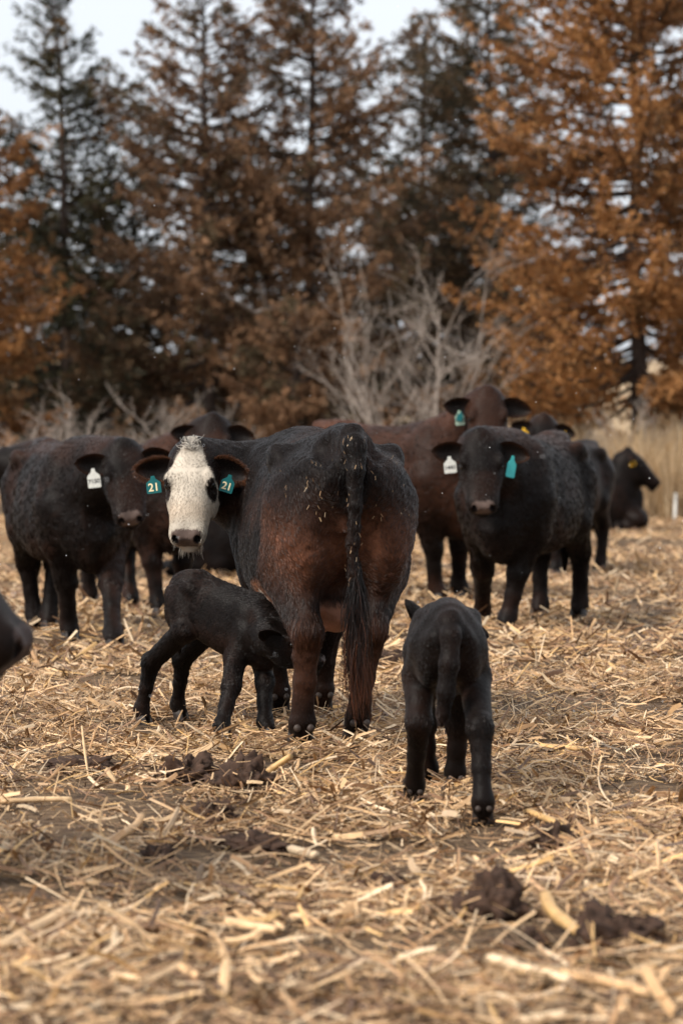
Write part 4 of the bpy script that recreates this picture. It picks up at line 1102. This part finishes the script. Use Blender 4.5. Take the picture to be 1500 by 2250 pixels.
def dead_limb(label, pts, rad):
    s = Soup(); s.add(*tube(np.array(pts) - np.array(centre_tree.location), np.linspace(rad, rad * .35, len(pts)), 7)); o = link('dead_limb', s.mesh('dead_limb'), M['grey_bark'], centre_tree); tag(o, label)
dead_limb('bleached dead limb pointing left out of the crown', [P(690, 668, 53.9), P(600, 676, 52.0), P(560, 688, 51.2), P(530, 668, 50.4), P(495, 650, 49.8)], .07)
dead_limb('bleached dead limb rising upright out of the crown', [P(690, 690, 53.9), P(620, 700, 51.8), P(588, 690, 50.4), P(578, 650, 49.9), P(570, 620, 49.6)], .07)

# ------------------------------------------------------------------ tall dry grass, post, snow
def grass_patch(name, n, boxes, seed, Hh, lab):
    r = np.random.default_rng(seed); w_ = np.array([b[4] for b in boxes], float); bi = r.choice(len(boxes), n, p=w_ / w_.sum()); B_ = np.array([b[:4] for b in boxes])[bi]
    x = B_[:, 0] + (B_[:, 1] - B_[:, 0]) * r.random(n); y = B_[:, 2] + (B_[:, 3] - B_[:, 2]) * r.random(n)
    cl = fbm(x, y, seed, 1.1, 2); H = Hh * (.35 + 1.1 * cl) * r.uniform(.5, 1.15, n); a = r.uniform(0, 6.28, n); ln = r.uniform(.05, .6, n) * H
    base = np.stack([x, y, np.zeros(n)], 1); sd = np.stack([-np.sin(a), np.cos(a), 0 * a], 1); dr = np.stack([np.cos(a), np.sin(a), 0 * a], 1); w = r.uniform(.006, .014, n)
    V = np.zeros((n, 3, 2, 3))
    for i, s in enumerate((0, .55, 1)):
        p = base + np.array([0, 0, 1]) * (H * s * (1 - .12 * s))[:, None] + dr * (ln * s * s)[:, None]; ww = w * (1 - .75 * s)
        V[:, i, 0] = p - sd * ww[:, None]; V[:, i, 1] = p + sd * ww[:, None]
    Q = (np.arange(n)[:, None, None] * 6 + np.array([[0, 1, 3, 2], [2, 3, 5, 4]])[None]).reshape(-1, 4)
    C = np.array([(.62, .46, .28), (.54, .37, .2), (.68, .54, .36), (.42, .28, .15)])[r.choice(4, n, p=[.35, .3, .2, .15])] * r.uniform(.75, 1.2, n)[:, None]
    o = link(name, mesh_from(name, V.reshape(-1, 3), [Q], np.repeat(C, 6, 0), attr='tint'), M['grass']); tag(o, lab, 'grass', kind='stuff')
grass_patch('dry_grass', 26000, [(4.7, 9.5, 41, 47, 3.0), (2.5, 5, 43, 47, .8)], 501, 1.75, 'tall dry tan grass at the right edge of the lot')
grass_patch('undergrowth', 24000, [(-11, 5, 44, 50, 1)], 502, .8, 'low dry brown undergrowth beneath the windbreak trees')

p = ground_at(1482, 1150); s = Soup()
s.add(*tube([(0, 0, -.1), (0, 0, .2), (0, 0, .50), (0, 0, .515)], [.034, .034, .034, .02], 10)); s.add(*tube([(0, 0, .42), (0, 0, .45)], [.045, .045], 10))
o = link('fence_post', s.mesh('fence_post'), M['post']); o.location = p; tag(o, 'short white post standing by the dry grass at the right edge', 'post')
p = ground_at(1325, 1250)
hs_ = link('corn_husk', stalk_mesh(.16, .045, 3, .05), M['straw']); hs_.location = (p[0], p[1], .06); hs_.rotation_euler = (0, .1, .2); tag(hs_, 'pale corn husk chunk on the straw right of the herd', 'corn husk')

def snowflakes(n, seed):
    r = np.random.default_rng(seed); y = r.uniform(6, 17, n); x = (r.random(n) - .5) * y * .34; z = CAM_H + y * (HY - r.uniform(-100, 1750, n)) / F_PX; rad = r.uniform(.001, .0026, n)
    o8 = np.array([(1, 0, 0), (-1, 0, 0), (0, 1, 0), (0, -1, 0), (0, 0, 1), (0, 0, -1)], float)
    T8 = np.array([(0, 2, 4), (2, 1, 4), (1, 3, 4), (3, 0, 4), (2, 0, 5), (1, 2, 5), (3, 1, 5), (0, 3, 5)])
    V = np.stack([x, y, z], 1)[:, None] + o8[None] * rad[:, None, None] * r.uniform(.7, 1.3, (n, 6, 1)); T = (np.arange(n)[:, None, None] * 6 + T8[None]).reshape(-1, 3)
    o = link('snowflakes', mesh_from('snowflakes', V.reshape(-1, 3), [T]), M['snow']); tag(o, 'scattered tiny snowflakes drifting in the air', 'snow', kind='stuff')
snowflakes(300, 9)
